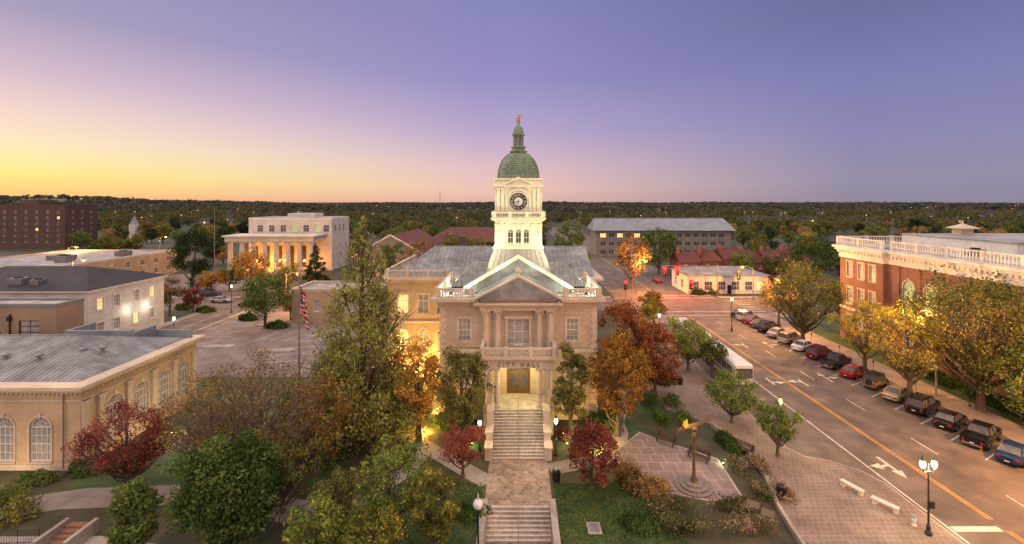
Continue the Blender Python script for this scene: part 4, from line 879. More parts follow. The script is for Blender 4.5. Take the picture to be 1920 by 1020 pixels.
def bench(label,x,y,rz,m='bench',back=True,z=0,L=2.1):
    t=T('park_bench',label,'bench',(x,y,z),rz)
    mb=MB(); 
    if back:
        for k in range(4): mb.box(-L/2,L/2,-.28+k*.14,-.17+k*.14,.42,.46)
    else: mb.box(-L/2,L/2,-.22,.22,.38,.48)
    mb.build('seat',m,t,world=False)
    if back:
        mb=MB()
        for k in range(3): mb.box(-L/2,L/2,.28+k*.02,.31+k*.02,.55+k*.14,.65+k*.14)
        mb.build('backrest',m,t,world=False)
    for sx in (-1,1):
        mb=MB(); x0=sx*(L/2-.2)
        if back: mb.box(x0-.04,x0+.04,-.26,-.2,0,.42); mb.box(x0-.04,x0+.04,.26,.32,0,.95); mb.box(x0-.04,x0+.04,-.2,.26,.36,.418); mb.box(x0-.04,x0+.04,-.28,.26,.62,.67)
        else: mb.box(x0-.12,x0+.12,-.18,.18,0,.38)
        mb.build('leg','black' if back else m,t,world=False)
    return t
a=math.atan2(-2.1,1.1)
bench('dark timber bench at the upper left of the sundial plaza',*G(1248,832),a+.25,z=.0); bench('dark timber bench at the upper right of the sundial plaza',*G(1310,862),a+.3,z=.0)
bench('pale concrete bench on the brick pavement, farther of the two',27.55,37.45,math.atan2(-1.7,.7),'ivory',False,z=.12,L=1.75); bench('pale concrete bench on the brick pavement, nearer the hydrant',28.55,35.3,math.atan2(-1.5,.95),'ivory',False,z=.12,L=1.75)
bench('dark timber bench among shrubs behind the sundial',*G(1392,848),a+.2,z=.0)
def bin_(label,x,y,z=0):
    t=T('litter_bin',label,'litter bin',(x,y,z)); mb=MB(); mb.lathe(0,0,[(.26,.05),(.3,.1),(.33,.85),(.36,.9),(.36,.96),(.3,.97)],14)
    for k in range(12): q=k*PI/6; mb.tube([(.3*math.cos(q),.3*math.sin(q),.08),(.36*math.cos(q),.36*math.sin(q),.88)],.018,4)
    mb.build('body','black',t,world=False); mb=MB(); mb.lathe(0,0,[(.3,.97),(.32,1.02),(.22,1.12),(.12,1.12)],14); mb.build('lid','black',t,world=False)
bin_('black litter bin at the foot of the entrance stairs',*G(1043,903)); bin_('black litter bin on the brick pavement edge',*G(1465,937),.12); bin_('black litter bin under the maples right of city hall',*G(1275,722)); 
hx,hy=G(1714,985,.12); t=T('fire_hydrant','pale fire hydrant on the brick pavement beside the twin lamp','hydrant',(hx,hy,.12)); mb=MB(); mb.lathe(0,0,[(.17,0),(.17,.06),(.11,.08),(.11,.5),(.15,.52),(.15,.58)],10); mb.build('barrel','white',t,world=False); mb=MB(); mb.lathe(0,0,[(.14,.58),(.12,.7),(.04,.78),(.03,.84)],10); mb.build('bonnet',mat('hydrant_blue',(.2,.4,.45)),t,world=False)
for s in (-1,1): mb=MB(); mb.tube([(s*.1,0,.4),(s*.2,0,.4)],.06,8); mb.build('nozzle','white',t,world=False)
# sundial
sx_,sy_=G(1301,914); t=T('sundial_sculpture','bronze sundial column with added glow for lit leaves and sweeping rods on round stepped base','sculpture',(sx_,sy_,.06))
mb=MB(); mb.lathe(0,0,[(1.5,0),(1.5,.14),(1.15,.142),(1.15,.3),(.75,.302),(.75,.44),(.4,.46)],36); mb.build('stepped_base',mat('dark_granite',(.20,.17,.155),(.15,.13,.12),scale=5),t,world=False)
mb=MB(); mb.lathe(0,0,[(.26,.44),(.28,.65),(.15,.95),(.11,2.5),(.15,4.2),(.22,4.6),(.1,4.7)],12); mb.build('column','bronze',t,smooth=True,world=False)
mb=MB(); mb.lathe(0,0,[(.1,4.7),(.28,4.8),(.33,4.95),(.2,5.1),(.05,5.15)],14); mb.build('capital','bronze',t,smooth=True,world=False)
mb=MB()
for dx,dz in ((0,0),(.05,.12),(-.04,.22)): mb.tube([(-1.4,-.1+dx,4.65+dz),(-.5,0,4.95+dz),(.5,0,5.2+dz),(1.8,.1+dx,5.85+dz*1.6)],[.03,.06,.06,.03],6)
mb.build('rod','bronze',t,world=False)
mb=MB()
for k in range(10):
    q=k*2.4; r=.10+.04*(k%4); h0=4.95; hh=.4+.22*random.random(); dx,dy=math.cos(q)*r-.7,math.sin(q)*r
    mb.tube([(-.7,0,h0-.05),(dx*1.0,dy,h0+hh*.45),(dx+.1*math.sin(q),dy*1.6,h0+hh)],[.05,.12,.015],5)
mb.build('leaf_glow','leaf_glow',t,world=False)  # added glowing shape in place of lit leaves beside the column
light(t,(sx_-.5,sy_-.9,5.9),160,(1,.5,.1),.15)
for lab,px,py in (('flat stone plaque set in the lawn right of the lower steps',1114,992),):
    x,y=G(px,py); t=T('ground_plaque',lab,'plaque',(x,y,0)); mb=MB(); mb.box(-.5,.5,-.6,.6,0,.1); mb.build('slab','conc',t,world=False); mb=MB(); mb.box(-.36,.36,-.46,.46,.102,.12); mb.build('inset','grey',t,world=False)
for lab,px,py in (('left dark tilted plaque in the flower bed',1412,965),('right dark tilted plaque in the flower bed',1440,982)):
    x,y=G(px,py); t=T('tilted_plaque',lab,'plaque',(x,y,.75)); t.rotation_euler=(R(25),0,R(-35)); mb=MB(); mb.box(-.45,.45,-.3,.3,0,.08); mb.build('slab','bronze',t,world=False); mb=MB(); mb.box(-.1,.1,-.1,.1,-.9,0); mb.build('foot','conc',t,world=False)
rw=T('bed_wall','low curved pale retaining wall round the flower bed','wall',(20.5,36,0)); mb=MB(); mb.strip([(19.4,28),(19.9,33),(20.3,35.5),(21.5,39.5),(21.9,43.5),(20.6,48.4)],.28,0,.42); mb.build('coping','conc',rw)
def railing(label,pts,h=1.0,sp=.18,z=0):
    t=T('iron_railing',label,'railing',(pts[0][0],pts[0][1],z)); mb=MB(); mr=MB()
    for p,q in zip(pts[:-1],pts[1:]):
        p=Vector(p).to_3d();q=Vector(q).to_3d(); L=(q-p).length; up=Vector((0,0,1))
        for zz in (.12,h): mr.tube([p+up*(zz+z),q+up*(zz+z)],.025,5)
        n=int(L/sp)
        for k in range(n+1): c=p.lerp(q,k/n); mb.tube([c+up*z,c+up*(h+z)],.03 if k%8==0 else .012,4)
    mr.build('rail','black',t); mb.build('bars','black',t)
railing('black iron railing between the red maple and the green magnolia',[(-26.5,34.5),(-22,36.2),(-19.5,34.8)]); railing('black iron railing along the left street beside the lot',[(-59.2,68),(-59.2,92)],1.1,.5); railing('black iron railing near the bottom left corner',[(-38,31.6),(-33.6,31.8)]); railing('black railing behind the yellow green tree',[(-17.5,33.2),(-14,36.5)])
bs=T('brick_garden_steps','small flight of reddish steps at the bottom left','stairs',(-31,32.5,0)); mb=MB()
for k in range(5): mb.box(-32.6,-30.8,31.0+k*.38,33.0,.13*k+.05,.13*(k+1)+.05)
mb.build('tread','brickstep',bs); mb=MB(); mb.box(-32.9,-32.61,30.6,33,0,1); mb.build('side_wall','conc',bs); mb=MB(); mb.box(-30.79,-30.5,30.6,33,0,1); mb.build('side_wall','conc',bs)
for i,y in enumerate((43.5,50.3,57.1,64,70.7,77.5)):
    t=T('parking_meter','grey parking meter on the right kerb, '+['nearest','second nearest','third nearest','fourth nearest','fifth nearest','farthest'][i]+' of six','parking meter',(50.1,y,.12)); mb=MB(); mb.tube([(0,0,0),(0,0,1.1)],.03,6); mb.build('post','grey',t,world=False); mb=MB(); mb.lathe(0,0,[(.06,1.1),(.1,1.2),(.1,1.4),(.04,1.48)],8); mb.build('head','black',t,world=False)
print('furniture ok')
# ================================================================ VEHICLES
def cpaint(n,c,me=.3): 
    return mat('car_paint_'+n,c,c,rough=.22,metal=me,grime=.05)
CP={'black':cpaint('black',(.012,.012,.014)),'red':cpaint('red',(.32,.015,.012)),'white':cpaint('white',(.6,.6,.6),0),'tan':cpaint('tan',(.40,.32,.22)),'silver':cpaint('silver',(.36,.36,.38)),'blue':cpaint('blue',(.015,.035,.10)),'grey':cpaint('grey',(.05,.05,.055)),'gold':cpaint('gold',(.30,.21,.10)),'maroon':cpaint('maroon',(.14,.012,.018)),'green':cpaint('green',(.02,.05,.035))}
TY={'sedan':dict(L=4.7,st=[(-2.35,.4,.80,.74),(-2.25,.28,.94,.84),(-1.7,.22,1.0,.90),(-.8,.2,1.0,.91),(.9,.2,.98,.91),(1.6,.22,.90,.88),(2.15,.26,.80,.80),(2.35,.38,.66,.66)],gb=(-1.75,1.15),gt=(-1.05,.35),zt=1.45,w=.8,wt=.62,r=.33,wx=(-1.4,1.42)),
 'suv':dict(L=4.8,st=[(-2.4,.45,.95,.82),(-2.32,.35,1.08,.90),(-1.7,.32,1.12,.94),(1.0,.32,1.12,.94),(1.7,.34,1.06,.92),(2.25,.36,.98,.86),(2.4,.45,.8,.72)],gb=(-2.28,1.15),gt=(-2.08,.5),zt=1.80,w=.86,wt=.70,r=.38,wx=(-1.45,1.45)),
 'pickup':dict(L=5.5,st=[(-2.75,.5,.82,.84),(-2.7,.42,.84,.92),(-1.0,.38,.86,.94),(-.95,.38,1.1,.94),(1.1,.38,1.12,.94),(1.9,.38,1.08,.92),(2.6,.42,1.0,.86),(2.75,.5,.82,.74)],gb=(-.95,1.3),gt=(-.75,.65),zt=1.78,w=.86,wt=.70,r=.4,wx=(-1.75,1.7)),
 'jeep':dict(L=4.1,st=[(-1.95,.5,1.05,.74),(-1.9,.45,1.1,.78),(.7,.42,1.1,.78),(.75,.42,1.08,.72),(1.75,.45,1.02,.62),(1.85,.5,.95,.6)],gb=(-1.88,.72),gt=(-1.82,.5),zt=1.82,w=.74,wt=.68,r=.4,wx=(-1.2,1.25))}
def make_car(ty,label,color):
    c=TY[ty]; t=T('parked_car' if ty!='pickup' else 'pickup_truck',label,{'sedan':'car','suv':'car','jeep':'car','pickup':'pickup truck'}[ty],(0,0,0),0,'cars parked at an angle along the right kerb')
    p=CP[color]; mb=MB(); vs=[];fs=[]
    for x,zb,zt,w in c['st']:
        h=[(w*.85,zb),(w,zb+.14),(w*1.01,(zb+zt)/2+.05),(w*.97,zt-.1),(w*.86,zt-.02),(w*.4,zt+.01)]
        ring=h+[(-a,b) for a,b in reversed(h)]; vs+=[(x,a,b) for a,b in ring]
    n=12
    for i in range(len(c['st'])-1):
        for k in range(n): fs.append((i*n+k,i*n+(k+1)%n,(i+1)*n+(k+1)%n,(i+1)*n+k))
    fs+=[tuple(range(n)),tuple(range((len(c['st'])-1)*n,len(c['st'])*n))]
    mb.add(vs,fs)
    if ty=='pickup':
        for s in (-1,1): mb.box(-2.7,-.97,min(s*.82,s*.93),max(s*.82,s*.93),.8,1.12)
        mb.box(-2.72,-2.62,-.82,.82,.8,1.12)
    body=mb.build('body',p,t,world=False,smooth=False)
    belt=c['st'][3][2]-.03; (b0,b1),(t0,t1)=c['gb'],c['gt']; w,wt,zt=c['w'],c['wt'],c['zt']
    mb=MB(); mb.add([(b0,-w,belt),(b1,-w,belt),(b1,w,belt),(b0,w,belt),(t0,-wt,zt),(t1,-wt,zt),(t1,wt,zt),(t0,wt,zt)],[(0,1,5,4),(1,2,6,5),(2,3,7,6),(3,0,4,7)]); mb.build('window_glass','glass',t,world=False)
    mb=MB(); mb.add([(t0-.05,-wt-.02,zt),(t1+.06,-wt-.02,zt),(t1+.06,wt+.02,zt),(t0-.05,wt+.02,zt),(t0+.1,-wt+.12,zt+.06),(t1-.1,-wt+.12,zt+.06),(t1-.1,wt-.12,zt+.06),(t0+.1,wt-.12,zt+.06)],[(0,1,5,4),(1,2,6,5),(2,3,7,6),(3,0,4,7),(4,5,6,7),(0,3,2,1)])
    for s in (-1,1):
        for (xb,xt) in ((b0,t0),(b1,t1),((b0+b1)/2-.1,(t0+t1)/2-.1)): mb.tube([(xb,s*w*1.01,belt),(xt,s*wt*1.02,zt+.01)],.045,4)
        if ty=='suv': mb.tube([(b0+.75,s*w*1.01,belt),(t0+.75,s*wt*1.02,zt+.01)],.05,4); mb.tube([(t0+.1,s*(wt-.05),zt+.1),(t1-.2,s*(wt-.05),zt+.1)],.025,4)
    mb.build('roof',p if ty!='jeep' else 'tyre',t,world=False)
    for x in c['wx']:
        for s in (-1,1):
            y=s*(c['st'][3][3]-.1); r=c['r']
            mb=MB(); mb.f=lambda u,v,z,x=x,y=y,s=s,r=r:(x+u,y+s*z,r+v); mb.lathe(0,0,[(r*.6,-.1),(r,-.08),(r,.1),(r*.9,.125),(r*.62,.125)],16); wh=mb.build('wheel','tyre',t,world=False)
            mb=MB(); mb.f=lambda u,v,z,x=x,y=y,s=s,r=r:(x+u,y+s*z,r+v); mb.lathe(0,0,[(r*.62,.11),(r*.6,.132),(r*.2,.11),(r*.15,.14)],10); mb.build('rim','rim',wh,world=False)
            mb=MB(); mb.f=lambda u,v,z,x=x,y=y,s=s,r=r:(x+u,y+s*z,r+.03+v); mb.lathe(0,0,[(r*1.2,.0),(r*1.2,.109)],18); mb.build('wheel_arch','dark',t,world=False)
    xe,xf=c['st'][0][0],c['st'][-1][0]; zb=c['st'][0][2]
    for s in (-1,1):
        a,b=sorted((s*.45,s*.74 if ty!='jeep' else s*.66)); 
        mb=MB(); mb.box(xe-.03,xe+.08,a,b,zb-.22,zb-.04) if ty=='sedan' else mb.box(xe-.03,xe+.06,b-.14 if s>0 else a,b if s>0 else a+.14,zb-.35,zb+.02); mb.build('tail_light','red_lens',t,world=False)
        mb=MB(); a,b=sorted((s*.38,s*.62)); mb.box(xf-.1,xf+.03,a,b,c['st'][-1][2]-.18,c['st'][-1][2]-.03); mb.build('headlight','clear_lens',t,world=False)
        mb=MB(); mb.box(b1-.35,b1-.2,min(s*w,s*(w+.2)),max(s*w,s*(w+.2)),belt+.03,belt+.17); mb.build('mirror',p,t,world=False)
    for x0,x1 in ((xe-.07,xe+.02),(xf-.02,xf+.07)):
        mb=MB(); mb.box(x0,x1,-.72,.72,.36,.52); mb.build('bumper','grey' if ty in('pickup','jeep') else p,t,world=False)
    mb=MB(); mb.box(xe-.085,xe-.071,-.16,.16,.56 if ty!='sedan' else .4,.66 if ty!='sedan' else .5); mb.build('number_plate','white',t,world=False)
    if ty=='jeep': mb=MB(); mb.f=lambda u,v,z:(xe-.05-z,u,.95+v); mb.lathe(0,0,[(.2,-.05),(.36,-.03),(.36,.12),(.2,.15)],16); mb.build('spare_wheel','tyre',t,world=False)
    return t
protos={}
def car(ty,color,label,x,y,rz,group='cars parked at an angle along the right kerb'):
    if ty not in protos: t=make_car(ty,label,color); t.location=(x,y,.01); t.rotation_euler=(0,0,rz); protos[ty]=t
    else: t=dup(protos[ty],(x,y,.01),rz,label,paint=CP[color])
    t['group']=group; return t
ang=R(29)
CL=[('sedan','blue','dark blue sedan nearest the right edge of the photo',42.3),('pickup','black','black pickup truck second from the right edge',45.4),('sedan','black','black sedan parked between a black pickup and a black sport utility',48.7),('suv','black','black sport utility parked left of the black sedan',52.0),('sedan','tan','tan sedan parked between black sport utility and jeep',55.4),('jeep','gold','gold jeep with dark soft top and spare wheel',58.8),('sedan','red','bright red sedan beside the gold jeep',62.5),('pickup','grey','dark grey pickup between the two red cars',66.2),('suv','maroon','maroon sport utility next to a white sedan',69.9),('sedan','white','white sedan parked beside the maroon sport utility',73.7),('suv','tan','tan sport utility left of the white sedan',77.5),('sedan','silver','silver sedan just beyond the tan sport utility',80.9),('suv','black','black sport utility in the far half of the row',84.0),('sedan','grey','grey sedan fourth from the far end of the row',86.9),('sedan','maroon','maroon sedan third from the far end of the row',89.6),('suv','silver','silver sport utility second from the far end',92.2),('sedan','black','black sedan at the far end of the kerb row',94.6)]
for ty,co,la,y in CL: car(ty,co,la,46.4,y,ang+R(random.uniform(-2,2)))
for ty,co,la,px,Y,rz in (('sedan','silver','silver car on the cross street near the courthouse trees',415,108,0),('suv','grey','grey sport utility on the cross street at left',395,114.5,0),('sedan','maroon','maroon car on the cross street right of the silver car',468,104,PI),('sedan','white','white car parked deep in the courthouse lot',470,125,PI/2),('suv','black','black sport utility parked in the courthouse lot',500,128,PI/2),('sedan','blue','blue sedan on the cross street by the shop',1500,104,0),('sedan','red','red car waiting on the far road beyond the junction',1232,135,PI/2),('suv','white','white sport utility parked outside the white shop',1460,115.9,0)):
    car(ty,co,la,AT(px,Y),Y,rz,'cars on the distant streets')
def make_bus(label,x,y,rz):
    t=T('transit_bus',label,'bus',(x,y,.01),rz); W=1.25; L=5.4
    mb=MB(); ring=[(-W,.35),(W,.35),(W,2.6),(W-.1,2.85),(W-.35,2.98),(-W+.35,2.98),(-W+.1,2.85),(-W,2.6)]; vs=[];k=0
    for xx,s in ((-L,.94),(-L+.15,1),(L-.3,1),(L,.93)): vs+=[(xx,a*s,.35+(b-.35)*(s if b>1 else 1)) for a,b in ring]
    fs=[(i*8+k,i*8+(k+1)%8,i*8+8+(k+1)%8,i*8+8+k) for i in range(3) for k in range(8)]+[tuple(range(8)),tuple(range(24,32))]
    mb.add(vs,fs); mb.build('body',CP['white'],t,world=False)
    for s in (-1,1):
        for k in range(6):
            x0=-L+.5+k*1.62; mb=MB(); mb.box(x0,x0+1.45,min(s*W,s*(W+.015)),max(s*W,s*(W+.015)),1.45,2.4); mb.build('side_window','glass',t,world=False)
        mb=MB(); mb.box(-L+.2,L-.4,min(s*W,s*(W+.012)),max(s*W,s*(W+.012)),.95,1.15); mb.build('stripe',CP['red'],t,world=False)
        for xx in (-3.2,3.3):
            mb=MB(); mb.f=lambda u,v,z,xx=xx,s=s:(xx+u,s*(W-.2+z),.5+v); mb.lathe(0,0,[(.3,-.1),(.5,-.08),(.5,.2),(.3,.24)],16); mb.build('wheel','tyre',t,world=False)
        mb=MB(); mb.box(-L-.03,-L+.05,min(s*.85,s*1.1),max(s*.85,s*1.1),.7,1.0); mb.build('tail_light','red_lens',t,world=False)
        mb=MB(); mb.box(L-.05,L+.03,min(s*.8,s*1.05),max(s*.8,s*1.05),.6,.85); mb.build('headlight','clear_lens',t,world=False)
    mb=MB(); mb.box(-L-.02,-L+.06,-.95,.95,1.5,2.4); mb.build('rear_window','glass',t,world=False)
    mb=MB(); mb.box(L-.06,L+.02,-1.1,1.1,1.1,2.4); mb.build('windscreen','glass',t,world=False)
    mb=MB(); mb.box(-3,-1,-.6,.6,2.98,3.2); mb.box(1.2,2,-.4,.4,2.98,3.1); mb.build('roof_unit',CP['white'],t,world=False)
make_bus('white transit bus stopped in the bay, nearer the camera',29.2,64,-PI/2); make_bus('white transit bus stopped in the bay behind the nearer bus',29.4,77,-PI/2)
print('vehicles ok')
# ================================================================ TREES
tree('bald_cypress','tall conical olive green cypress left of city hall',-15.6,45.5,23.2,13.2,1.2,'cypress',n=30000,leaf=.155,ncl=360,shape='cone',nl=90,droop=.8)
def TT(px,pyt,Y,wpx,lab,m,base=.28,name='broadleaf_tree',leaf=.12,n=5000,**k):
    h=H-(pyt-CY)*Y/F; w=wpx*Y/F; return tree(name,lab,AT(px,Y),Y,h,w,h*base,m,leaf=leaf,n=int(n*1.25),**k)
TT(475,650,36.5,340,'wide thin brown leaved tree in the left foreground','brown',.18,n=9000,leaf=.085,ncl=210,cr=.065,nl=160)
TT(395,695,39,190,'brownish orange tree behind the thin brown tree','brown',.2,n=4000,leaf=.09,ncl=90,cr=.08,nl=60)
TT(595,700,40,180,'orange brown tree beneath the tall cypress','orange',.15,n=4800,leaf=.10,ncl=100,cr=.08,nl=60)
TT(530,790,35,170,'low olive brown tree between the brown tree and the magnolia','olive',.1,n=4500,leaf=.10,ncl=80,cr=.09,nl=50)
TT(430,792,30,205,'dense rounded green magnolia at the bottom left','green',.04,n=14000,leaf=.13,ncl=120,cr=.13,name='magnolia_tree')
TT(248,872,29,95,'small upright dense green magnolia in the bottom left corner','green',.04,n=6500,leaf=.12,ncl=60,cr=.16,name='magnolia_tree')
TT(240,748,37.5,190,'dark red maple in front of the brick annex','red',.15,n=7500,leaf=.095,ncl=120,cr=.08,nl=60,name='red_maple')
TT(735,812,32,170,'yellow green tree left of the lower steps','brightgreen',.08,n=4600,leaf=.10,ncl=110,cr=.075,nl=60)
TT(815,860,31,125,'yellow green tree close beside the unlit globe lamp','yellowgreen',.1,n=3600,leaf=.10,ncl=80,cr=.08,nl=44)
TT(690,950,28,180,'golden green tree at the bottom edge left of centre','yellowgreen',.04,n=4800,leaf=.10,ncl=90,cr=.09,nl=40)
TT(590,925,28.5,125,'upright green tree beside the green magnolia','brightgreen',.04,n=4600,leaf=.11,ncl=70,cr=.12)
TT(640,880,34,110,'brown tree at the bend of the curved garden path','olive',.12,n=2800,leaf=.09,ncl=60,cr=.09,nl=40)
TT(868,795,39.5,98,'small dark red maple left of the entrance stairs','red',.2,n=3600,leaf=.095,ncl=50,cr=.12,nl=24,name='red_maple')
TT(1110,787,38,115,'dark red maple right of the entrance stairs','red',.06,n=7000,leaf=.095,ncl=80,cr=.11,nl=30,name='red_maple')
TT(785,625,45.5,112,'orange lit tree against the left facade of city hall','orange',.1,n=7000,leaf=.115,ncl=90,cr=.11,nl=30)
TT(866,628,45,115,'green tree left of the portico','olive',.06,n=9000,leaf=.115,ncl=100,cr=.11,nl=30)
TT(1070,628,45.5,80,'slim green tree right of the portico','olive',.08,n=6500,leaf=.115,ncl=70,cr=.12,nl=24)
TT(1158,610,46.5,135,'golden orange tree right of the city hall front','orange',.06,n=10500,leaf=.115,ncl=110,cr=.10,nl=40)
TT(1170,560,58,115,'dark red maple beside the right corner of city hall','redorange',.2,n=6500,leaf=.14,ncl=70,cr=.12,name='red_maple')
TT(1228,600,56,105,'red orange maple right of the golden tree','redorange',.1,n=7500,leaf=.13,ncl=80,cr=.12,name='red_maple')
TT(1290,588,64,100,'olive green tree right of the red orange maple','brightgreen',.18,n=5000,leaf=.14,ncl=70,cr=.12,nl=30)
TT(1372,690,49,125,'small green tree above the sundial plaza','brightgreen',.2,n=3600,leaf=.11,ncl=80,cr=.09,nl=50)
TT(1458,750,42.5,95,'small green street tree on the brick pavement','brightgreen',.28,n=3200,leaf=.10,ncl=60,cr=.10,nl=40)
TT(1335,632,62,65,'small green tree behind the bus bay','olive',.3,n=2200,leaf=.14,ncl=40,cr=.12)
TT(1225,545,86,60,'orange tree on the corner of the junction','orange',.3,n=2500,leaf=.18,ncl=36,cr=.14)
TT(1622,550,62,135,'golden leafed street tree lit by the sodium light','yellowgreen',.28,n=3800,leaf=.13,ncl=84,cr=.08,nl=60)
TT(1705,565,54,150,'orange lit street tree in front of the brick building','yellowgreen',.25,n=4600,leaf=.12,ncl=96,cr=.08,nl=70)
TT(1840,495,51.8,285,'large spreading street tree at the right edge','olive',.2,n=14500,leaf=.14,ncl=210,cr=.08,nl=130)
TT(1930,640,47,180,'green tree partly beyond the right edge','brightgreen',.2,n=4500,leaf=.14,ncl=70,cr=.10,nl=30)
TT(1505,482,75,150,'brown olive street tree left of the brick building','olive',.2,n=9000,leaf=.155,ncl=120,cr=.095,nl=70)
TT(1460,520,88,90,'brown street tree near the far end of the parked cars','brown',.3,n=3000,leaf=.18,ncl=50,cr=.12)
TT(1575,515,83,80,'olive tree at the far corner of the brick building','olive',.2,n=2500,leaf=.18,ncl=50,cr=.12)
TT(497,506,86,110,'round green oak at the far side of the parking lot','green',.2,n=6500,leaf=.17,ncl=70,cr=.13)
TT(360,418,125,85,'dark evergreen between the white office and courthouse','darkgreen',.02,n=7000,leaf=.23,ncl=70,cr=.13,name='evergreen_tree')
TT(592,453,128,54,'dark conical evergreen in front of the courthouse','darkgreen',.02,n=5000,leaf=.22,ncl=90,shape='cone',name='evergreen_tree')
TT(470,463,118,75,'orange brown tree in front of the colonnade','orange',.25,n=3500,leaf=.22,ncl=50,cr=.13)
TT(540,490,112,60,'small olive tree before the courthouse steps','olive',.2,n=2400,leaf=.2,ncl=36,cr=.14)
TT(430,500,122,50,'small green tree at the left end of the colonnade','green',.2,n=2000,leaf=.2,ncl=30,cr=.15)
TT(362,530,98,46,'small crimson maple beside the left street','red',.2,n=1800,leaf=.17,ncl=24,cr=.16,name='red_maple')
TT(318,520,95,50,'small dark tree behind the white office corner','brown',.2,n=2000,leaf=.18,ncl=26,cr=.16)
TT(395,505,116,60,'orange tree beside the courthouse driveway','orange',.25,n=2000,leaf=.22,ncl=28,cr=.15)
TT(545,545,92,50,'small brown tree right of the round oak','brown',.2,n=1800,leaf=.17,ncl=24,cr=.16)
TT(795,430,100,90,'thin brown tree behind the city hall roof','brown',.3,n=2800,leaf=.2,ncl=60,cr=.09,nl=40)
TT(735,442,108,60,'green tree before the gabled hall','green',.2,n=2800,leaf=.22,ncl=44,cr=.13)
TT(870,432,140,110,'broad green tree before the long red roofed hall','olive',.2,n=5000,leaf=.27,ncl=60,cr=.12)
TT(1068,402,110,90,'tall green tree right of the clock tower','green',.15,n=6000,leaf=.25,ncl=70,cr=.13)
TT(1185,432,124,85,'brown tree beyond the far road','brown',.2,n=3500,leaf=.23,ncl=50,cr=.13)
TT(1235,420,150,85,'green tree behind the row houses at left','green',.15,n=4500,leaf=.28,ncl=56,cr=.13)
TT(1318,498,137,46,'dark red maple before the row houses','red',.2,n=2200,leaf=.2,ncl=28,cr=.16,name='red_maple')
TT(1390,470,137,60,'green tree before the middle row house','green',.2,n=2600,leaf=.22,ncl=34,cr=.15)
TT(1460,475,137,60,'olive tree before the last row houses','olive',.2,n=2600,leaf=.22,ncl=34,cr=.15)
TT(1525,430,128,90,'dark green tree left of the brick building roof','green',.15,n=4500,leaf=.26,ncl=56,cr=.13)
TT(1215,560,80,45,'yellow green small tree on the junction lawn','yellowgreen',.2,n=1600,leaf=.16,ncl=24,cr=.16)
pro=[]
for nm,m,h,w,lab in (('woodland_tree','green',13,11,'green'),('woodland_tree','olive',12,11,'olive'),('woodland_tree','brown',11,10,'brown'),('woodland_tree','darkgreen',14,9,'dark green'),('woodland_tree','orange',10,9,'orange')):
    pro.append((nm,m,h,w,lab,None))
ex=[(-155,-113,105,160),(-102,-52,140,180),(-305,-228,225,255),(-46,-20,114,155),(-36,8,146,176),(28,98,192,220),(46,94,134,154),(40,70,112,138),(-160,24,97,115),(22,56,90,420),(49,160,95,116),(-121,-60,112,150),(-145,-60,55,112),(-60,-25,60,100),(-20,14,60,84),(54,104,20,86),(-135,-95,112,118)]
cnt=0; protoT=[None]*5; tries=0
while cnt<285 and tries<9000:
    tries+=1
    Y=80+ (random.random()**.75)*270; px=random.uniform(-40,1960); x=AT(px,Y)
    if any(a-2<x<b_+2 and c-2<Y<d_+2 for a,b_,c,d_ in ex): continue
    if 400<px<660 and Y<160: continue
    if 1100<px<1380 and 150<Y<205: continue
    if 1240<px<1500 and Y<140: continue
    if 1100<px<1250 and Y<150: continue
    if px<130 and Y<232 and Y>155: continue
    if px<340 and Y<110: continue
    if px>1560 and Y<86: continue
    k=random.choices(range(5),[4,4,2.0,1.8,1.0])[0]; s=random.uniform(.65,1.05)
    if Y<200: s*=.8
    if px<115: s*=.6
    if 690<px<930 and Y<150: s*=.75
    zone='left' if px<700 else ('middle' if px<1200 else 'right'); dep='nearer' if Y<190 else 'farther'
    lab='%s tree in the %s woodland belt on the %s'%(pro[k][4],dep,zone); grp='%s woodland trees, %s %s'%(pro[k][4],dep,zone)
    if protoT[k] is None:
        nm,m,h,w,_,_=pro[k]; protoT[k]=tree(nm,lab,x,Y,h,w,h*.15,m,n=3200,leaf=.33,ncl=60,cr=.14,nl=8,shape='round'); t=protoT[k]; t.scale=(s,s,s); t['group']=grp; t.rotation_euler.z=random.uniform(0,6)
    else: t=dup(protoT[k],(x,Y,0),random.uniform(0,6),lab,(s*random.uniform(.9,1.15),s*random.uniform(.9,1.15),s)); t['group']=grp
    cnt+=1
def forest(name,label,y0,y1,n,nq,size,m,tw,th):
    Yv=np.sqrt(rng.uniform(y0**2,y1**2,n)); X=rng.uniform(-1.3,1.3,n)*Yv
    keep=~((X>22)&(X<52)&(Yv<430))
    keep&=~((X>-305)&(X<-228)&(Yv<256))
    keep&=(np.sin(X*.011+1)+np.sin(Yv*.017+X*.004))>-1.5
    X=X[keep];Yv=Yv[keep]; Z=np.array([hz(a,b) for a,b in zip(X,Yv)]); n=len(X)
    S=rng.uniform(.55,1.2,n); d=rng.normal(size=(n,nq,3)); d/=np.linalg.norm(d,axis=2)[:,:,None]; dd=d.copy(); d*=rng.uniform(.55,1.05,(n,nq))[:,:,None]
    P=np.empty((n,nq,3)); P[:,:,0]=X[:,None]+d[:,:,0]*tw*S[:,None]; P[:,:,1]=Yv[:,None]+d[:,:,1]*tw*S[:,None]; P[:,:,2]=Z[:,None]+(th*.55+d[:,:,2]*th*.45)*S[:,None]
    V=quads(P.reshape(-1,3),size,out=dd.reshape(-1,3)); o=bpy.data.objects.new(name,quadmesh(name,V,m)); COL.objects.link(o); tag(o,label,'forest',kind='stuff')
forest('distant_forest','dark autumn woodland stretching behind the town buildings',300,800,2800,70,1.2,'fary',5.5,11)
forest('horizon_forest','wooded hills along the horizon, haze put into their colour',780,2800,6500,26,4.4,'farther',11,12)
print('trees ok')
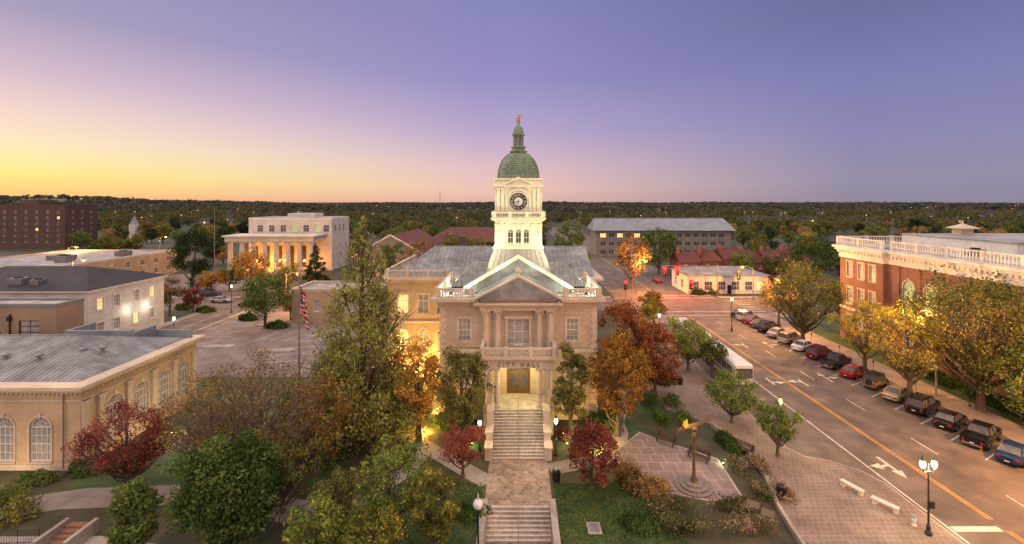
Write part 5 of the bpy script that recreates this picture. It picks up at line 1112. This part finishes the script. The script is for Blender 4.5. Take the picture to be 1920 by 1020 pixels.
for lab,px,py,rx,ry,h,m,n,lfz,bx in (('long clipped hedge bed with pinkish blooms beside the lower lawn',1330,975,4.2,1.8,.9,'flower',8500,.075,True),('flowering shrub mass right of the sundial plaza',1425,905,1.5,3.0,.8,'flower',5500,.075,True),('blond feathery shrub left of the sundial plaza',1215,925,1.8,1.2,1.3,'brown',3400,.09,False),('round blond shrub beside the red maple trunk',1180,905,1.2,1.0,1.6,'brown',2400,.09,False),('green shrub between the sundial and pavement',1365,835,.9,2.2,.9,'hedge',2600,.09,False),('clipped dark hedge above the sundial plaza',1250,775,2.0,3.2,1.0,'hedge',5500,.09,True),('low hedge at the right foot of the entrance stairs',1130,795,2.2,2.2,1.3,'hedge',3000,.10,False),('small round shrub right of the portico',1105,780,1.2,1.0,1.2,'hedge',1500,.10,False),('low hedge at the left foot of the entrance stairs',845,795,2.4,1.4,1.2,'hedge',3000,.10,False),('round shrub left of the portico steps',780,775,1.6,1.2,1.3,'hedge',1800,.10,False),('green shrub below the tall cypress',715,745,2.4,1.4,1.6,'brightgreen',2400,.11,False),('dark shrub at the foot of the cypress',640,760,2.2,1.6,1.4,'hedge',2200,.11,False),('low shrub beside the curved garden path',735,870,2.2,1.2,1.0,'green',2400,.09,False),('shrub under the brown tree near the railing',600,870,2.2,1.3,1.1,'green',2400,.09,False),('shrub at the foot of the brick annex corner',165,885,1.8,1.0,1.2,'hedge',1800,.1,False),('low shrub below the annex arched window',70,905,1.6,.8,.9,'green',1500,.1,False),('yellowish shrub in the bottom left corner',20,975,1.6,1.2,2.6,'yellowgreen',2200,.1,False),('shrub behind the bus bay bin',1240,715,1.8,2.0,1.2,'hedge',2200,.12,False),('low shrub under the dark red maple',1060,820,1.0,.8,.9,'red',1200,.09,False),('dark ground cover shrub on the lawn by the lower steps',880,965,1.6,1.0,.5,'hedge',2000,.08,False),('low green shrub right of the plaque in the lawn',1200,985,1.6,1.2,.7,'hedge',2400,.08,False)):
    x,y=G(px,py); shrub(lab,x,y,rx,ry,h,m,n,lfz,box=bx)
for i,y in enumerate((44,49,54,60,66)): shrub('clipped foundation hedge against the brick building, '+['nearest','second','third','fourth','farthest'][i]+' of five',56.0,y,1.1,2.2,1.2,'hedge',2200,.13,box=True)
for i,(px,py) in enumerate(((1310,552),(1335,550),(1440,560),(345,580),(385,585),(520,615),(465,600))): 
    x,y=G(px,py); shrub('small clipped shrub near the '+['left end of the white shop','second window of the white shop','right end of the white shop','crimson maple','left street corner','round oak on its right','round oak on its left'][i],x,y,2,1.2,1.3,'hedge',900,.2)
n=9000; X=rng.uniform(-16,12,n); Yv=rng.uniform(28,40,n); k=(abs(X)>3.1); X=X[k];Yv=Yv[k]
P=np.stack([X,Yv,np.full(len(X),.03)],1); V=quads(P,.045); V=V.reshape(-1,4,3); V[:,:,2]=.03+.3*(V[:,:,2]-.03); o=bpy.data.objects.new('fallen_leaves',quadmesh('fallen_leaves',V.reshape(-1,3),'orange')); COL.objects.link(o); tag(o,'scattered fallen autumn leaves on the front lawns','leaves',kind='stuff')
n=40000; X=rng.uniform(2.98,12,n); X[::2]=rng.uniform(-15,-2.98,len(X[::2])); Yv=rng.uniform(28,38.6,n)
P=np.stack([X,Yv,np.full(n,.05)],1); V=quads(P,.05,droop=-1.2); o=bpy.data.objects.new('grass',quadmesh('grass',V,'hedge')); COL.objects.link(o); tag(o,'short dark grass of the front lawns','grass',kind='stuff')
def lamp_fix(label,x,y,z,p,c,spot=None): 
    t=T('garden_uplight',label,'uplight',(x,y,z)); mb=MB(); mb.lathe(0,0,[(.1,0),(.12,.15),(.09,.2)],8); mb.build('housing','black',t,world=False); mb=MB(); mb.lathe(0,0,[(.08,.2),(.05,.24)],8); mb.build('lens','warmlamp',t,world=False)
    if spot: light(t,(x,y,z+.5),p,c,.12,'SPOT',spot,75)
    else: light(t,(x,y,z+.5),p,c,.12)
lamp_fix('uplight under the orange tree left of city hall',-9.8,47.2,0,1100,(1,.5,.08)); lamp_fix('uplight under the golden tree right of city hall',8.2,44.6,0,900,(1,.6,.12)); lamp_fix('small uplight beside the sundial bench',*G(1356,872),.0,40,(.9,1,.5)); lamp_fix('uplight at the left front corner of city hall',-9.3,52,0,700,(1,.5,.1)); lamp_fix('green tinted uplight at left of the stair foot',-4.6,44.6,0,70,(.8,1,.3)); lamp_fix('green tinted uplight at right of the stair foot',4.8,44.6,0,70,(.8,1,.3))
lamp_fix('added facade fill light on the portico left flank',-4.6,46.0,.3,1300,(1,.78,.56),(-5.5,50,10)); lamp_fix('added facade fill light on the portico right flank',4.6,46.0,.3,1300,(1,.78,.56),(5.5,50,10))  # both lights added to warm the facade, no known fixtures
lamp_fix('warm uplight at the annex side windows',-35.6,46.5,0,500,(1,.7,.4)); lamp_fix('warm uplight before the annex front windows',-44.4,37.4,0,260,(1,.7,.4))
# ================================================================ WORLD
w=bpy.data.worlds.new('World'); sc.world=w; w.use_nodes=True; nt=w.node_tree; L=nt.links; bg=nt.nodes['Background']
tc=nnode(nt,'ShaderNodeTexCoord'); nm=nnode(nt,'ShaderNodeVectorMath',operation='NORMALIZE'); L.new(tc.outputs['Generated'],nm.inputs[0]); sp=nnode(nt,'ShaderNodeSeparateXYZ'); L.new(nm.outputs[0],sp.inputs[0])
def ramp(stops):
    r=nnode(nt,'ShaderNodeValToRGB'); e=r.color_ramp.elements; e[0].position=stops[0][0]; e[0].color=lin(*stops[0][1]); e[1].position=stops[-1][0]; e[1].color=lin(*stops[-1][1])
    for p,c in stops[1:-1]: k=e.new(p); k.color=lin(*c)
    L.new(sp.outputs[2],r.inputs[0]); return r.outputs[0]
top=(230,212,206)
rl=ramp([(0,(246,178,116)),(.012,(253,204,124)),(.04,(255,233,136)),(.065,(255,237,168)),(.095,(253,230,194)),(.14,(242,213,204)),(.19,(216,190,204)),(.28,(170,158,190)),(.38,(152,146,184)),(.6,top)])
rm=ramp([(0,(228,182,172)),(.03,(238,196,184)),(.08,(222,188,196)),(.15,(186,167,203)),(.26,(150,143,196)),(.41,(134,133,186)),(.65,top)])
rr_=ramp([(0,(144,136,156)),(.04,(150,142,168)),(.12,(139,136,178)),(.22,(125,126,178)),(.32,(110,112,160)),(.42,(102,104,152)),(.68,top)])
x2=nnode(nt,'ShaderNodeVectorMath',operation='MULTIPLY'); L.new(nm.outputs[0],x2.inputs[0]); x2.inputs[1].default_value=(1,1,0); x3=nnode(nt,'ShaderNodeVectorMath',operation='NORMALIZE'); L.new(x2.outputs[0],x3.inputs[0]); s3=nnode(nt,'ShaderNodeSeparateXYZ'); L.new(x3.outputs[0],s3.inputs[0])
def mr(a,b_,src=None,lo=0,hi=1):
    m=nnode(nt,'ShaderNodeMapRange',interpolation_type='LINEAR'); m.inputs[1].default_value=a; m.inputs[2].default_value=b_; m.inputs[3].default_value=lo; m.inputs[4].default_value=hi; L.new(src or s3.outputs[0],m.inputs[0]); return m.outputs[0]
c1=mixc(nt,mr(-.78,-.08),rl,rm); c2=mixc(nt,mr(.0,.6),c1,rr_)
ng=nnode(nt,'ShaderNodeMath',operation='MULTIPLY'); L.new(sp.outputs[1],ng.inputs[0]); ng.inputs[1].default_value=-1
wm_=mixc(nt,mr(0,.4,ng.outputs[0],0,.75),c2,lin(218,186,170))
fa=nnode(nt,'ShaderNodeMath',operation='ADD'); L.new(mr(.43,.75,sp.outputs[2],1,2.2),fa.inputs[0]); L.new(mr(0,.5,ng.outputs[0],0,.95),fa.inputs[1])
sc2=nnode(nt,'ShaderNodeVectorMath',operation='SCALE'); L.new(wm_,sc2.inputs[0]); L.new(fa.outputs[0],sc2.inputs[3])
sky=nnode(nt,'ShaderNodeTexSky'); sky.sky_type='NISHITA'; sky.sun_disc=False; sky.sun_elevation=R(2); sky.sun_rotation=R(-60)
sm=nnode(nt,'ShaderNodeVectorMath',operation='SCALE'); L.new(sky.outputs[0],sm.inputs[0]); sm.inputs[3].default_value=.004
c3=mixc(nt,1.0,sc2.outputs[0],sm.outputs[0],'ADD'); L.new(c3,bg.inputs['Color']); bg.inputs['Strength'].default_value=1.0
sd=bpy.data.lights.new('sun','SUN'); sd.energy=1.3; sd.angle=R(12); sd.color=(1,.74,.50); so=bpy.data.objects.new('sun',sd); COL.objects.link(so); el,az=R(17),R(-72)
dv=Vector((math.sin(az)*math.cos(el),math.cos(az)*math.cos(el),math.sin(el))); so.rotation_euler=dv.to_track_quat('Z','Y').to_euler()
cd=bpy.data.cameras.new('camera'); co=bpy.data.objects.new('camera',cd); COL.objects.link(co); co.location=(0,0,H); co.rotation_euler=(R(90),0,0)
cd.sensor_width=36; cd.lens=F/1920*36; cd.shift_x=-(CX-960)/1920; cd.shift_y=-(510-CY)/1920; cd.clip_end=30000; cd.clip_start=.5; sc.camera=co
sc.view_settings.view_transform='Standard'
